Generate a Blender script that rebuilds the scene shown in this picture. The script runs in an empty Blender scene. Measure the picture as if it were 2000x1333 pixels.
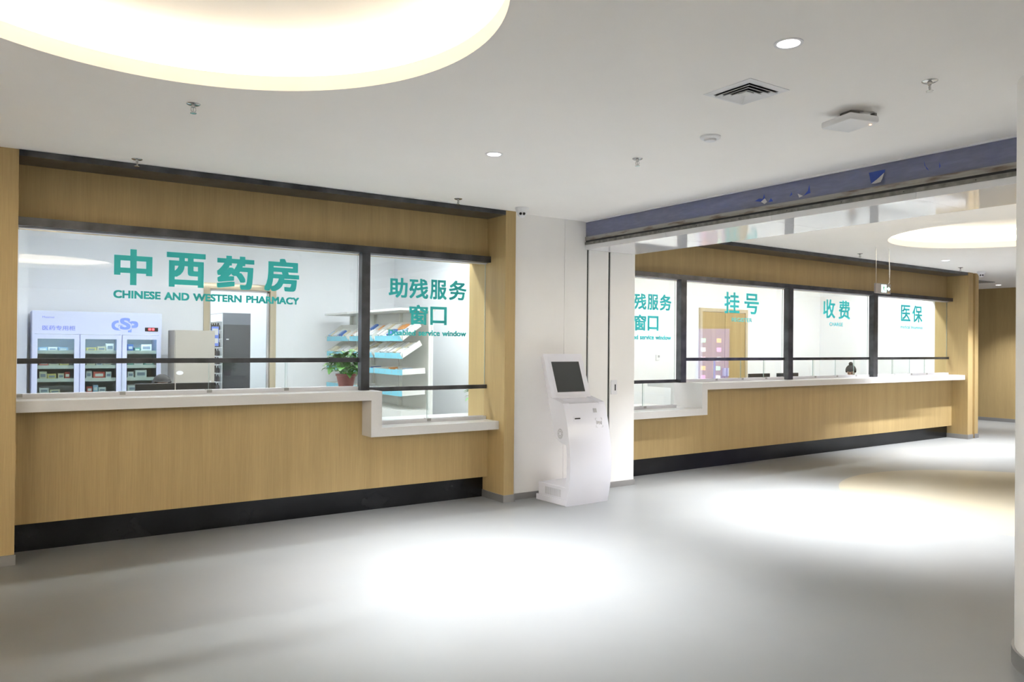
import bpy, bmesh, math, random
from mathutils import Matrix, Vector, Euler
S = bpy.context.scene
COL = S.collection
PI = math.pi
rnd = random.Random(7)

# ------------------------------------------------------------------ camera
F_PX = 1507.47
yaw, pit, rol = math.radians(34.08), math.radians(0.33), math.radians(0.503)
fw = Vector((math.sin(yaw)*math.cos(pit), math.cos(yaw)*math.cos(pit), math.sin(pit)))
r0 = Vector((math.cos(yaw), -math.sin(yaw), 0)); u0 = r0.cross(fw)
rt = math.cos(rol)*r0 + math.sin(rol)*u0; up = rt.cross(fw)
cam_d = bpy.data.cameras.new('camera'); cam = bpy.data.objects.new('camera', cam_d); COL.objects.link(cam)
cam_d.sensor_fit = 'HORIZONTAL'; cam_d.sensor_width = 36; cam_d.lens = 36*F_PX/2000
cam.matrix_world = Matrix(((rt.x, up.x, -fw.x, 0), (rt.y, up.y, -fw.y, 0), (rt.z, up.z, -fw.z, 1.5), (0, 0, 0, 1)))
cam_d.clip_start = .05
S.camera = cam
# ------------------------------------------------------------------ world, exposure, light levels
W = bpy.data.worlds.new('world'); S.world = W; W.use_nodes = True
W.node_tree.nodes['Background'].inputs[0].default_value = (1, .98, .95, 1)
W.node_tree.nodes['Background'].inputs[1].default_value = .05
S.view_settings.view_transform = 'Standard'; S.view_settings.look = 'None'
S.view_settings.exposure = 1.70
S.cycles.diffuse_bounces = 8; S.cycles.max_bounces = 14; S.cycles.transparent_max_bounces = 16; S.view_settings.gamma = 1.0
E_RING = 4.1          # warm strip in the ceiling rings
E_PANEL = 17.0         # luminaires over the service rooms
E_DOWN = 405.0         # downlights in the hall

H = 2.79               # hall ceiling height
HI = 3.05              # ceiling of the rooms behind the glass
# ------------------------------------------------------------------ materials
def node_mat(name):
    m = bpy.data.materials.new(name); m.use_nodes = True
    nt = m.node_tree; return m, nt, nt.nodes['Principled BSDF'], nt.nodes['Material Output']
def mat(name, c, rough=.5, metal=0, spec=.5, emit=None, es=0, noise=0, nscale=30, bump=0):
    m, nt, b, o = node_mat(name)
    b.inputs['Base Color'].default_value = (*c, 1); b.inputs['Roughness'].default_value = rough
    b.inputs['Metallic'].default_value = metal; b.inputs['Specular IOR Level'].default_value = spec
    if emit:
        b.inputs['Emission Color'].default_value = (*emit, 1); b.inputs['Emission Strength'].default_value = es
    if noise or bump:
        tc = nt.nodes.new('ShaderNodeTexCoord'); n = nt.nodes.new('ShaderNodeTexNoise')
        n.inputs['Scale'].default_value = nscale; n.inputs['Detail'].default_value = 4
        nt.links.new(tc.outputs['Object'], n.inputs['Vector'])
        if noise:
            r = nt.nodes.new('ShaderNodeValToRGB')
            r.color_ramp.elements[0].position = .3; r.color_ramp.elements[1].position = .7
            r.color_ramp.elements[0].color = (*[max(0, x*(1-noise)) for x in c], 1)
            r.color_ramp.elements[1].color = (*[min(1, x*(1+noise)) for x in c], 1)
            nt.links.new(n.outputs['Fac'], r.inputs['Fac']); nt.links.new(r.outputs['Color'], b.inputs['Base Color'])
        if bump:
            bp = nt.nodes.new('ShaderNodeBump'); bp.inputs['Strength'].default_value = bump; bp.inputs['Distance'].default_value = .01
            nt.links.new(n.outputs['Fac'], bp.inputs['Height']); nt.links.new(bp.outputs['Normal'], b.inputs['Normal'])
    return m
def emis(name, c, s):
    m, nt, b, o = node_mat(name)
    e = nt.nodes.new('ShaderNodeEmission'); e.inputs[0].default_value = (*c, 1); e.inputs[1].default_value = s
    nt.links.new(e.outputs[0], o.inputs['Surface']); return m
def wood_mat(name, c0, c1):
    m, nt, b, o = node_mat(name)
    tc = nt.nodes.new('ShaderNodeTexCoord'); mp = nt.nodes.new('ShaderNodeMapping')
    mp.inputs['Scale'].default_value = (220, 220, 3.2)
    n = nt.nodes.new('ShaderNodeTexNoise'); n.inputs['Scale'].default_value = 1; n.inputs['Detail'].default_value = 5
    n.inputs['Roughness'].default_value = .65
    mp2 = nt.nodes.new('ShaderNodeMapping'); mp2.inputs['Scale'].default_value = (9, 9, .35)
    n2 = nt.nodes.new('ShaderNodeTexNoise'); n2.inputs['Scale'].default_value = 1; n2.inputs['Detail'].default_value = 3
    nt.links.new(tc.outputs['Object'], mp.inputs[0]); nt.links.new(tc.outputs['Object'], mp2.inputs[0])
    nt.links.new(mp.outputs[0], n.inputs['Vector']); nt.links.new(mp2.outputs[0], n2.inputs['Vector'])
    ad = nt.nodes.new('ShaderNodeMath'); ad.operation = 'MULTIPLY_ADD'; ad.inputs[1].default_value = .6
    ad2 = nt.nodes.new('ShaderNodeMath'); ad2.operation = 'MULTIPLY'; ad2.inputs[1].default_value = .4
    nt.links.new(n2.outputs['Fac'], ad2.inputs[0])
    nt.links.new(n.outputs['Fac'], ad.inputs[0]); nt.links.new(ad2.outputs[0], ad.inputs[2])
    r = nt.nodes.new('ShaderNodeValToRGB')
    r.color_ramp.elements[0].position = .36; r.color_ramp.elements[1].position = .62
    r.color_ramp.elements[0].color = (*c0, 1); r.color_ramp.elements[1].color = (*c1, 1)
    nt.links.new(ad.outputs[0], r.inputs['Fac']); nt.links.new(r.outputs['Color'], b.inputs['Base Color'])
    b.inputs['Roughness'].default_value = .5; b.inputs['Specular IOR Level'].default_value = .3
    return m
def glass_mat(name, tint=(.97, .99, .985), refl=1.0, base=.03):
    m, nt, b, o = node_mat(name)
    t = nt.nodes.new('ShaderNodeBsdfTransparent'); t.inputs[0].default_value = (*tint, 1)
    g = nt.nodes.new('ShaderNodeBsdfGlossy'); g.inputs['Roughness'].default_value = 0
    lw = nt.nodes.new('ShaderNodeFresnel'); ge = nt.nodes.new('ShaderNodeNewGeometry')
    io = nt.nodes.new('ShaderNodeMapRange'); io.inputs['To Min'].default_value = 1.5; io.inputs['To Max'].default_value = 1/1.5
    nt.links.new(ge.outputs['Backfacing'], io.inputs['Value']); nt.links.new(io.outputs[0], lw.inputs['IOR'])
    mu = nt.nodes.new('ShaderNodeMath'); mu.operation = 'MULTIPLY'; mu.inputs[1].default_value = refl
    mx = nt.nodes.new('ShaderNodeMixShader')
    nt.links.new(lw.outputs[0], mu.inputs[0]); nt.links.new(mu.outputs[0], mx.inputs[0])
    nt.links.new(t.outputs[0], mx.inputs[1]); nt.links.new(g.outputs[0], mx.inputs[2])
    nt.links.new(mx.outputs[0], o.inputs['Surface']); return m

M = {}
M['wood'] = wood_mat('oak_veneer', (.39, .28, .126), (.485, .356, .167))
M['pale_wood'] = wood_mat('pale_oak_veneer', (.50, .42, .29), (.60, .52, .38))
M['wall'] = mat('white_wall_paint', (.88, .868, .852), .55, spec=.3, noise=.015, nscale=3)
M['ceil'] = mat('white_ceiling_paint', (.93, .905, .88), .8, spec=.1, noise=.01, nscale=2)
M['inner'] = mat('white_room_paint', (.86, .87, .89), .7, spec=.2)
M['base'] = mat('grey_steel_skirting', (.36, .355, .35), .4, .6)
M['dark'] = mat('blackened_steel', (.065, .067, .074), .3, .5, noise=.5, nscale=6)
M['kick'] = mat('dark_steel_kickplate', (.022, .023, .026), .22, .6, noise=.5, nscale=2.5)
M['stone'] = mat('white_solid_surface', (.63, .62, .61), .28, spec=.4, noise=.012, nscale=60)
M['alu'] = mat('brushed_aluminium', (.66, .66, .69), .4, .2)
M['chrome'] = mat('chrome', (.55, .55, .55), .2, 1)
M['white'] = mat('white_plastic', (.80, .80, .82), .3)
M['kiosk'] = mat('white_kiosk_enamel', (.80, .80, .87), .22)
M['kgrey'] = mat('pale_grey_print', (.42, .42, .44), .5)
M['black'] = mat('black_plastic', (.012, .012, .013), .35)
M['slot'] = mat('dark_slot', (.006, .006, .007), .6)
M['screen'] = mat('dark_screen_glass', (.022, .026, .027), .12, spec=.7)
def vinyl(name, c, tr):
    m, nt, b, o = node_mat(name)
    b.inputs['Base Color'].default_value = (*c, 1); b.inputs['Roughness'].default_value = .5
    t = nt.nodes.new('ShaderNodeBsdfTranslucent'); t.inputs[0].default_value = (*c, 1); mx = nt.nodes.new('ShaderNodeMixShader'); mx.inputs[0].default_value = tr
    nt.links.new(b.outputs[0], mx.inputs[1]); nt.links.new(t.outputs[0], mx.inputs[2]); nt.links.new(mx.outputs[0], o.inputs['Surface']); return m
M['teal'] = vinyl('teal_vinyl', (.045, .60, .605), .12)
M['teal_flare'] = vinyl('flare_lightened_teal_vinyl', (.07, .86, .93), .15)  # same teal vinyl, flare from the bright rooms put into a lighter colour
M['glass'] = glass_mat('clear_glass')
M['gedge'] = mat('green_glass_edge', (.30, .40, .38), .3)
M['fglass'] = glass_mat('fridge_glass', (.80, .86, .85))
M['fridge'] = mat('fridge_enamel', (.60, .65, .86), .3)
M['blueprint'] = mat('blue_print', (.20, .27, .85), .5)
M['gsp'] = mat('cornflower_blue_print', (.22, .33, .90), .5)
M['fin'] = mat('fridge_liner', (.48, .53, .53), .5)
M['red_led'] = emis('red_digits', (1, .05, .06), 2.5)
M['orange_led'] = emis('orange_indicator', (1, .35, .12), 3)
M['green_sign'] = emis('green_exit_glow', (.55, 1, .80), 1.3)
M['signgrey'] = mat('grey_sign_face', (.24, .22, .22), .3)
M['green_dark'] = mat('dark_green_print', (.01, .16, .09), .5)
M['beige'] = mat('beige_cabinet_steel', (.40, .37, .325), .45)
M['tray'] = mat('white_tray_steel', (.76, .76, .72), .4)
M['blue_tray'] = mat('pale_blue_tray_front', (.22, .62, .76), .4)
M['pot'] = mat('terracotta_red_pot', (.20, .045, .04), .4)
M['soil'] = mat('potting_soil', (.02, .012, .008), .9)
M['leaf'] = mat('pothos_leaf', (.07, .23, .03), .4, noise=.75, nscale=22)
M['skin'] = mat('skin', (.55, .33, .24), .5)
M['hair'] = mat('black_hair', (.014, .013, .014), .6, noise=.5, nscale=60)
M['coat'] = mat('white_coat_cloth', (.75, .76, .78), .8)
M['trousers'] = mat('navy_trousers', (.03, .035, .06), .8)
M['chair'] = mat('grey_chair_fabric', (.05, .05, .055), .8)
M['desk'] = mat('pale_desk_laminate', (.62, .60, .57), .4)
M['bluebox'] = mat('blue_painted_steel', (.02, .055, .30), .4)
M['steel'] = mat('weathered_galvanised_steel', (.21, .205, .19), .45, .6, noise=.35, nscale=18)
M['machine'] = mat('dark_cabinet_steel', (.035, .036, .05), .4)
M['machine_top'] = mat('slate_cabinet_header', (.16, .17, .22), .4)
M['bottle'] = mat('dark_bottle', (.03, .02, .03), .2)
M['fridge_fill'] = emis('fridge_fill_glow', (.9, 1, .98), 8)
M['lilac'] = emis('lilac_display', (.09, .09, .52), 2.2)
M['ring_led_fill'] = emis('warm_strip_fill', (1, .93, .80), E_RING*19)  # extra strong strip for the unseen rings added as ambient fill
M['ring_led'] = emis('warm_strip', (1, .88, .66), E_RING)
M['panel'] = emis('cool_panel_diffuser', (.93, .97, 1.0), E_PANEL)
M['lamp'] = emis('downlight_lens', (.96, .97, 1.0), 30)
M['gloss_white'] = mat('glossy_white_panel', (.78, .78, .80), .06, spec=.6)
def floor_mat():
    m, nt, b, o = node_mat('grey_resin_floor')
    N = nt.nodes.new; L = nt.links.new
    tc = N('ShaderNodeTexCoord'); sx = N('ShaderNodeSeparateXYZ'); L(tc.outputs['Object'], sx.inputs[0])
    def sq(axis, c, r):
        a = N('ShaderNodeMath'); a.operation = 'SUBTRACT'; a.inputs[1].default_value = c; L(sx.outputs[axis], a.inputs[0])
        d = N('ShaderNodeMath'); d.operation = 'DIVIDE'; d.inputs[1].default_value = r; L(a.outputs[0], d.inputs[0])
        p = N('ShaderNodeMath'); p.operation = 'MULTIPLY'; L(d.outputs[0], p.inputs[0]); L(d.outputs[0], p.inputs[1]); return p
    ad = N('ShaderNodeMath'); ad.operation = 'ADD'
    L(sq(0, 8.73, 1.94).outputs[0], ad.inputs[0]); L(sq(1, 3.34, 1.94).outputs[0], ad.inputs[1])
    lt = N('ShaderNodeMath'); lt.operation = 'LESS_THAN'; lt.inputs[1].default_value = 1; L(ad.outputs[0], lt.inputs[0])
    n = N('ShaderNodeTexNoise'); n.inputs['Scale'].default_value = .9; n.inputs['Detail'].default_value = 5; L(tc.outputs['Object'], n.inputs['Vector'])
    r = N('ShaderNodeValToRGB'); r.color_ramp.elements[0].position = .3; r.color_ramp.elements[1].position = .72
    r.color_ramp.elements[0].color = (.235, .243, .243, 1); r.color_ramp.elements[1].color = (.265, .273, .271, 1); L(n.outputs['Fac'], r.inputs['Fac'])
    mx = N('ShaderNodeMix'); mx.data_type = 'RGBA'; L(lt.outputs[0], mx.inputs[0]); L(r.outputs['Color'], mx.inputs[6])
    mx.inputs[7].default_value = (.36, .325, .245, 1); L(mx.outputs[2], b.inputs['Base Color'])
    b.inputs['Roughness'].default_value = .38; b.inputs['Specular IOR Level'].default_value = .35
    return m
M['floor'] = floor_mat()
def film_mat():
    m, nt, b, o = node_mat('milky_plastic_film')
    N = nt.nodes.new; L = nt.links.new
    tc = N('ShaderNodeTexCoord'); mp = N('ShaderNodeMapping'); mp.inputs['Rotation'].default_value = (.5, 0, 0); mp.inputs['Scale'].default_value = (1, 3, 14)
    n = N('ShaderNodeTexNoise'); n.inputs['Scale'].default_value = 3; n.inputs['Detail'].default_value = 5; n.inputs['Distortion'].default_value = .3
    L(tc.outputs['Object'], mp.inputs[0]); L(mp.outputs[0], n.inputs['Vector'])
    r = N('ShaderNodeValToRGB'); r.color_ramp.elements[0].position = .42; r.color_ramp.elements[1].position = .72
    r.color_ramp.elements[0].color = (.41, .41, .41, 1); r.color_ramp.elements[1].color = (.47, .47, .47, 1); L(n.outputs['Fac'], r.inputs['Fac'])
    t = N('ShaderNodeBsdfTransparent'); mx = N('ShaderNodeMixShader')
    b.inputs['Base Color'].default_value = (.44, .44, .50, 1); b.inputs['Roughness'].default_value = .3
    bp = N('ShaderNodeBump'); bp.inputs['Strength'].default_value = .2; bp.inputs['Distance'].default_value = .02
    L(n.outputs['Fac'], bp.inputs['Height']); L(bp.outputs['Normal'], b.inputs['Normal'])
    L(r.outputs['Color'], mx.inputs[0]); L(t.outputs[0], mx.inputs[1]); L(b.outputs[0], mx.inputs[2]); L(mx.outputs[0], o.inputs['Surface'])
    return m
M['film'] = film_mat()
def rust_mat():
    m, nt, b, o = node_mat('rusty_galvanised_rail')
    N = nt.nodes.new; L = nt.links.new
    tc = N('ShaderNodeTexCoord'); n = N('ShaderNodeTexNoise'); n.inputs['Scale'].default_value = 14; n.inputs['Detail'].default_value = 8
    mp = N('ShaderNodeMapping'); mp.inputs['Scale'].default_value = (1, .35, 2); L(tc.outputs['Object'], mp.inputs[0]); L(mp.outputs[0], n.inputs['Vector'])
    r = N('ShaderNodeValToRGB'); r.color_ramp.elements[0].position = .32; r.color_ramp.elements[1].position = .5
    r.color_ramp.elements[0].color = (.17, .12, .085, 1); r.color_ramp.elements[1].color = (.36, .345, .31, 1)
    L(n.outputs['Fac'], r.inputs['Fac']); L(r.outputs['Color'], b.inputs['Base Color'])
    b.inputs['Roughness'].default_value = .55; b.inputs['Metallic'].default_value = .4; return m
M['rust'] = rust_mat()

# ------------------------------------------------------------------ mesh helpers
XF = [Matrix.Identity(4)]          # frame of the section being built
MW = {}                             # world matrices of things
def box(bm, x0, x1, y0, y1, z0, z1, bev=0):
    r = bmesh.ops.create_cube(bm, size=1)
    bmesh.ops.scale(bm, vec=(x1-x0, y1-y0, z1-z0), verts=r['verts'])
    bmesh.ops.translate(bm, vec=((x0+x1)/2, (y0+y1)/2, (z0+z1)/2), verts=r['verts'])
    if bev:
        es = list({e for v in r['verts'] for e in v.link_edges})
        bmesh.ops.bevel(bm, geom=es, offset=bev, segments=2, affect='EDGES', profile=.5)
    return bm
def cyl(bm, c, r1, r2, z0, z1, n=24, caps=True):
    r = bmesh.ops.create_cone(bm, cap_ends=caps, segments=n, radius1=r1, radius2=r2, depth=z1-z0)
    bmesh.ops.translate(bm, vec=(c[0], c[1], (z0+z1)/2), verts=r['verts']); return r['verts']
def lathe(bm, c, prof, n=32):
    rings = []
    for (r, z) in prof:
        rings.append([bm.verts.new((c[0]+r*math.cos(2*PI*i/n), c[1]+r*math.sin(2*PI*i/n), z)) for i in range(n)])
    for a, b in zip(rings, rings[1:]):
        for i in range(n):
            bm.faces.new((a[i], a[(i+1) % n], b[(i+1) % n], b[i]))
    return rings
def prism(bm, pts, axis, a, b):
    """polygon pts (2-D) extruded between a and b along axis x, y or z"""
    def p(u, v, t): return {'x': (t, u, v), 'y': (u, t, v), 'z': (u, v, t)}[axis]
    A = [bm.verts.new(p(u, v, a)) for u, v in pts]; B = [bm.verts.new(p(u, v, b)) for u, v in pts]
    n = len(pts); bm.faces.new(A); bm.faces.new(B[::-1])
    for i in range(n): bm.faces.new((A[i], B[i], B[(i+1) % n], A[(i+1) % n]))
    bmesh.ops.recalc_face_normals(bm, faces=bm.faces[:])
    return bm
def tube(bm, pts, r, n=8):
    pts = [Vector(p) for p in pts]; rings = []
    for i, p in enumerate(pts):
        d = (pts[min(i+1, len(pts)-1)]-pts[max(i-1, 0)]).normalized()
        a = d.orthogonal().normalized(); b = d.cross(a)
        rings.append([bm.verts.new(p+r*(math.cos(2*PI*k/n)*a+math.sin(2*PI*k/n)*b)) for k in range(n)])
    for i in range(len(rings)-1):
        q = rings[i+1]; s = min(range(n), key=lambda s: (q[s].co-rings[i][0].co).length)
        q = q[s:]+q[:s]; rings[i+1] = q
        for k in range(n): bm.faces.new((rings[i][k], rings[i][(k+1) % n], q[(k+1) % n], q[k]))
    bm.faces.new(rings[0][::-1]); bm.faces.new(rings[-1])
    return bm
def B(): return bmesh.new()
def bx(*a, **k): return box(B(), *a, **k)
def mk(name, bm, m, parent=None, smooth=False, raw=False):
    """link bm as one mesh object; bm is given in the coordinates of the current section"""
    T = XF[-1]
    if parent is not None: T = MW[parent.name].inverted() @ T
    if not raw: bm.transform(T)
    me = bpy.data.meshes.new(name); bmesh.ops.recalc_face_normals(bm, faces=bm.faces[:]); bm.to_mesh(me); bm.free()
    for mm in (m if isinstance(m, (list, tuple)) else [m]): me.materials.append(M[mm] if isinstance(mm, str) else mm)
    if smooth:
        for p in me.polygons: p.use_smooth = True
        if smooth != 'all':
            try: me.set_sharp_from_angle(angle=math.radians(38))
            except Exception: pass
    o = bpy.data.objects.new(name, me); COL.objects.link(o)
    if parent is not None: o.parent = parent
    MW[o.name] = (MW[parent.name] if parent is not None else Matrix.Identity(4))
    return o
def tag(o, label, cat, group=None, kind=None):
    if label: o['label'] = label
    if cat: o['category'] = cat
    if group: o['group'] = group
    if kind: o['kind'] = kind
    return o
def thing(name, label, cat, loc=(0, 0, 0), rz=0, group=None):
    o = bpy.data.objects.new(name, None); COL.objects.link(o)
    o.empty_display_size = .1
    T = XF[-1] @ Matrix.Translation(loc) @ Matrix.Rotation(rz, 4, 'Z')
    o.matrix_world = T; MW[o.name] = T
    if cat: tag(o, label, cat, group)
    return o
class local:
    """build in the thing's own coordinates"""
    def __init__(s, o): s.o = o
    def __enter__(s): XF.append(MW[s.o.name])
    def __exit__(s, *a): XF.pop()
def struct(name, bm, m, label=None, smooth=False):
    o = mk(name, bm, m, smooth=smooth); o['kind'] = 'structure'
    if label: o['label'] = label
    return o
def sgroup(name, label=None, loc=(0, 0, 0)):
    o = thing(name, None, None, loc); o['kind'] = 'structure'
    if label: o['label'] = label
    return o
def dup(root, loc, rz=None, label=None, group=None):
    c = root.copy(); COL.objects.link(c)
    c.location = loc
    if rz is not None: c.rotation_euler = (0, 0, rz)
    if label: c['label'] = label
    if group: c['group'] = group
    MW[c.name] = Matrix.Translation(loc) @ Matrix.Rotation(rz if rz is not None else root.rotation_euler.z, 4, 'Z')
    for ch in list(root.children):
        k = ch.copy(); COL.objects.link(k); k.parent = c
        for g in list(ch.children):
            q = g.copy(); COL.objects.link(q); q.parent = k
    return c
def text_bm(s, x0, x1, z0, z1, y, bold=.02, depth=.0015, spacing=1.0):
    """lettering in the XZ plane at depth y, fitted to the rectangle"""
    cu = bpy.data.curves.new('txt', 'FONT'); cu.body = s; cu.size = 1; cu.resolution_u = 4
    cu.space_character = spacing
    o = bpy.data.objects.new('txt', cu); COL.objects.link(o)
    dg = bpy.context.evaluated_depsgraph_get(); dg.update()
    me = bpy.data.meshes.new_from_object(o.evaluated_get(dg))
    bm = B(); bm.from_mesh(me)
    bpy.data.objects.remove(o); bpy.data.meshes.remove(me); bpy.data.curves.remove(cu)
    if not bm.verts: return bm
    xs = [v.co.x for v in bm.verts]; ys = [v.co.y for v in bm.verts]
    a, b, c, d = min(xs), max(xs), min(ys), max(ys)
    if bold:      # heavier strokes: the outline swept round a small circle
        src = bm; bm = B(); k = 12 if bold > .012 else 8
        for i in range(k):
            ca, sa = math.cos(2*PI*i/k+PI/4), math.sin(2*PI*i/k+PI/4); g = bold/max(abs(ca), abs(sa))
            c2 = src.copy(); bmesh.ops.translate(c2, vec=(g*ca, g*sa, .012*(i+1)), verts=c2.verts[:]); add(bm, c2)
        add(bm, src); a -= bold; b += bold; c -= bold; d += bold
    for v in bm.verts:
        v.co = Vector((x0+(v.co.x-a)/(b-a)*(x1-x0), y-.012*v.co.z, z0+(v.co.y-c)/(d-c)*(z1-z0)))
    bmesh.ops.remove_doubles(bm, verts=bm.verts[:], dist=1e-5)
    for f in bm.faces:
        f.normal_update()
        if f.normal.y > 0: f.normal_flip()
    r = bmesh.ops.extrude_face_region(bm, geom=bm.faces[:])
    bmesh.ops.translate(bm, vec=(0, depth, 0), verts=[v for v in r['geom'] if isinstance(v, bmesh.types.BMVert)])
    return bm
def add(bm, other):
    me = bpy.data.meshes.new('tmp'); other.to_mesh(me); other.free(); bm.from_mesh(me); bpy.data.meshes.remove(me); return bm
def flat(outline, holes, to3d):
    """polygon with holes, triangulated"""
    bm = B(); ed = []
    for loop in [outline]+holes:
        vs = [bm.verts.new(to3d(*p)) for p in loop]
        ed += [bm.edges.new((vs[i], vs[(i+1) % len(vs)])) for i in range(len(vs))]
    bmesh.ops.triangle_fill(bm, use_beauty=True, use_dissolve=False, edges=ed)
    return bm
def circle(c, r, n): return [(c[0]+r*math.cos(2*PI*i/n), c[1]+r*math.sin(2*PI*i/n)) for i in range(n)]

# ================================================================== STRUCTURE
RINGS = [((.612, 2.962), 1.137), ((9.43, 4.06), 1.20), ((.5, -1.7), 1.25), ((4.3, -5.6), 1.25), ((10.5, -2.2), 1.25), ((-4.4, 2.2), 1.25), ((-4.6, -3.2), 1.25), ((15.2, -1.2), 1.25)]  # last four rings are out of view, added to lift the hall ambient
DOWN = [((2.784, 2.048), .08, 'recessed downlight in the ceiling nearest the camera, above the square air vent'),
        ((2.801, 4.376), 1.2, 'recessed downlight in the ceiling between the big ring light and the shutter housing'),
        ((11.477, 5.751), 1.0, 'recessed downlight above the registration counter, left of the far camera dome'),
        ((13.49, 5.6), .9, 'recessed downlight in front of the far wooden pillar'),
        ((16.62, 7.3), .45, 'recessed downlight over the far corridor, closest to the far wooden wall'),
        ((6.75, 3.8), .82, '~beige floor inlay, on the shutter side'), ((6.15, 4.7), .78, '~far side of the shutter housing'), ((8.3, 1.6), .7, '~beige floor inlay'), ((-2.2, 3.6), .5, '~wooden wall left of the camera, added as fill'), ((-1.6, .6), .5, '~left rear of the camera, added as fill'),
        ((2.4, -1.6), .5, '~ring recess behind the camera, added as fill'), ((5.6, .3), .15, '~round column, on its hall side'), ((15.2, 4.0), .15, '~far wooden wall'), ((12.2, 2.2), .7, '~standing information display')]  # downlights left of and behind the camera are added for back-area ambient
struct('floor', bx(-8, 19, -9, 16, -.1, 0), 'floor', 'grey resin floor with a round beige inlay')
holes = [circle(c, r, 128) for c, r in RINGS] + [circle(c, .046, 20) for c, p, l in DOWN if l[0] != '~']
struct('ceiling', flat([(-8, -9), (19, -9), (19, 15), (13.95, 15), (13.95, 6.95), (5.9, 6.75), (5.9, 6.5), (-8, 6.5)], holes, lambda x, y: (x, y, H)), 'ceil', 'smooth white ceiling')
# walls out of the frame
struct('wall_back', bx(-8, 19, -9.1, -9, 0, H), 'wall'); struct('wall_left', bx(-8.1, -8, -9, 6.6, 0, H), 'wall')
struct('wall_right', bx(17.5, 17.65, -9, 15, .0, H), 'wood', 'wood veneer wall at the far end of the hall')
struct('baseboard_right', bx(17.48, 17.5, -9, 15, 0, .07), 'base')
struct('wall_corridor', bx(13.9, 17.6, 15, 15.1, 0, H), 'wall')
# wooden wall left of the pharmacy
struct('wall_front_left', bx(-8, .15, 6.145, 6.8, 0, H), 'wood', 'wooden pillar at the left edge')
struct('baseboard_front_left', bx(-8, .158, 6.135, 6.145, 0, .07), 'base')
# white wall between the counters
bm = bx(4.185, 4.829, 6.2, 6.8, 0, H); box(bm, 4.829, 4.835, 6.206, 6.8, 0, H)
box(bm, 4.835, 5.127, 6.2, 6.8, 0, H); box(bm, 5.127, 5.153, 6.29, 6.8, 0, H); box(bm, 5.153, 5.421, 6.2, 6.8, 0, H)
box(bm, 5.421, 5.451, 6.29, 6.8, 0, H); box(bm, 5.451, 5.80, 6.2, 6.8, 0, H)
struct('wall_centre', bm, 'wall', 'white wall between the pharmacy window and the shutter opening')
bm = bx(5.1275, 5.1525, 6.215, 6.288, 0, 2.5); struct('trim_1', bm, 'slot', 'left black shutter guide slot in the white wall')
bm = bx(5.4215, 5.4505, 6.215, 6.288, 0, 2.5); struct('trim_2', bm, 'slot', 'right black shutter guide slot in the white wall')
bm = bx(4.185, 5.12, 6.188, 6.2, 0, .06); box(bm, 5.16, 5.415, 6.188, 6.2, 0, .06); box(bm, 5.456, 5.812, 6.188, 6.2, 0, .06); box(bm, 5.80, 5.812, 6.2, 6.6, 0, .06)
struct('baseboard_centre', bm, 'base')
# round column at the right edge
bm = B(); lathe(bm, (4.285, 1.345), [(.42, .075), (.42, H)], 96)
struct('wall_column', bm, 'wall', 'round white column at the right edge', smooth=True)
bm = B(); lathe(bm, (4.285, 1.345), [(.42, .078), (.432, .078), (.432, 0)], 96); struct('baseboard_column', bm, 'base', smooth=True)

# ceiling rings with hidden strips
RN = ['big glowing ring recess in the ceiling over the pharmacy side', 'glowing ring recess in the ceiling beyond the shutter opening', 'ring recess in the ceiling behind the camera', 'ring recess deep in the hall behind the camera', 'added fill ring recess at the far side of the hall', 'added fill ring recess over the wooden wall left of the camera', 'added fill ring recess at the rear left of the hall', 'added fill ring recess near the far wooden wall']
for (c, r), l in zip(RINGS, RN):
    t = thing('ring_light', l, 'ceiling light', (*c, H), 0, None)
    with local(t):
        bm = B(); lathe(bm, (0, 0), [(r+.0005, 0), (r+.0005, .075), (r+.03, .075), (r+.03, .05), (r+.26, .05), (r+.26, .24), (.001, .24)], 128)
        mk('recess', bm, 'ceil', t, smooth=True)
        bm = B(); lathe(bm, (0, 0), [(r+.17, .13), (r+.23, .13), (r+.23, .16), (r+.17, .16), (r+.17, .13)], 128)
        mk('light_strip', bm, 'ring_led_fill' if 10 < c[0] < 14 or c[0] < -3 else 'ring_led', t, smooth=True)
# downlights
proto = None
for c, p, l in DOWN:
    t = thing('downlight', l if l[0] != '~' else 'recessed hall downlight near the '+l[1:], 'downlight', (*c, H))
    with local(t):
        bm = B(); lathe(bm, (0, 0), [(.060, .0), (.060, -.004), (.047, -.004), (.044, .0), (.040, .045), (.0405, .05)], 32)
        mk('trim', bm, 'white', t, smooth=True)
        bm = B(); cyl(bm, (0, 0), .038, .038, .036, .046, 24); mk('lens', bm, 'lamp' if l[0] != '~' else 'white', t)
    ld = bpy.data.lights.new('downlight_beam', 'SPOT'); ld.energy = E_DOWN*p; ld.spot_size = math.radians(88); ld.spot_blend = 1; ld.shadow_soft_size = .03
    ld.color = (.94, .96, 1)
    lo = bpy.data.objects.new('downlight_beam', ld); COL.objects.link(lo); lo.parent = t; lo.location = (0, 0, .03 if l[0] != '~' else -.012)

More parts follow.
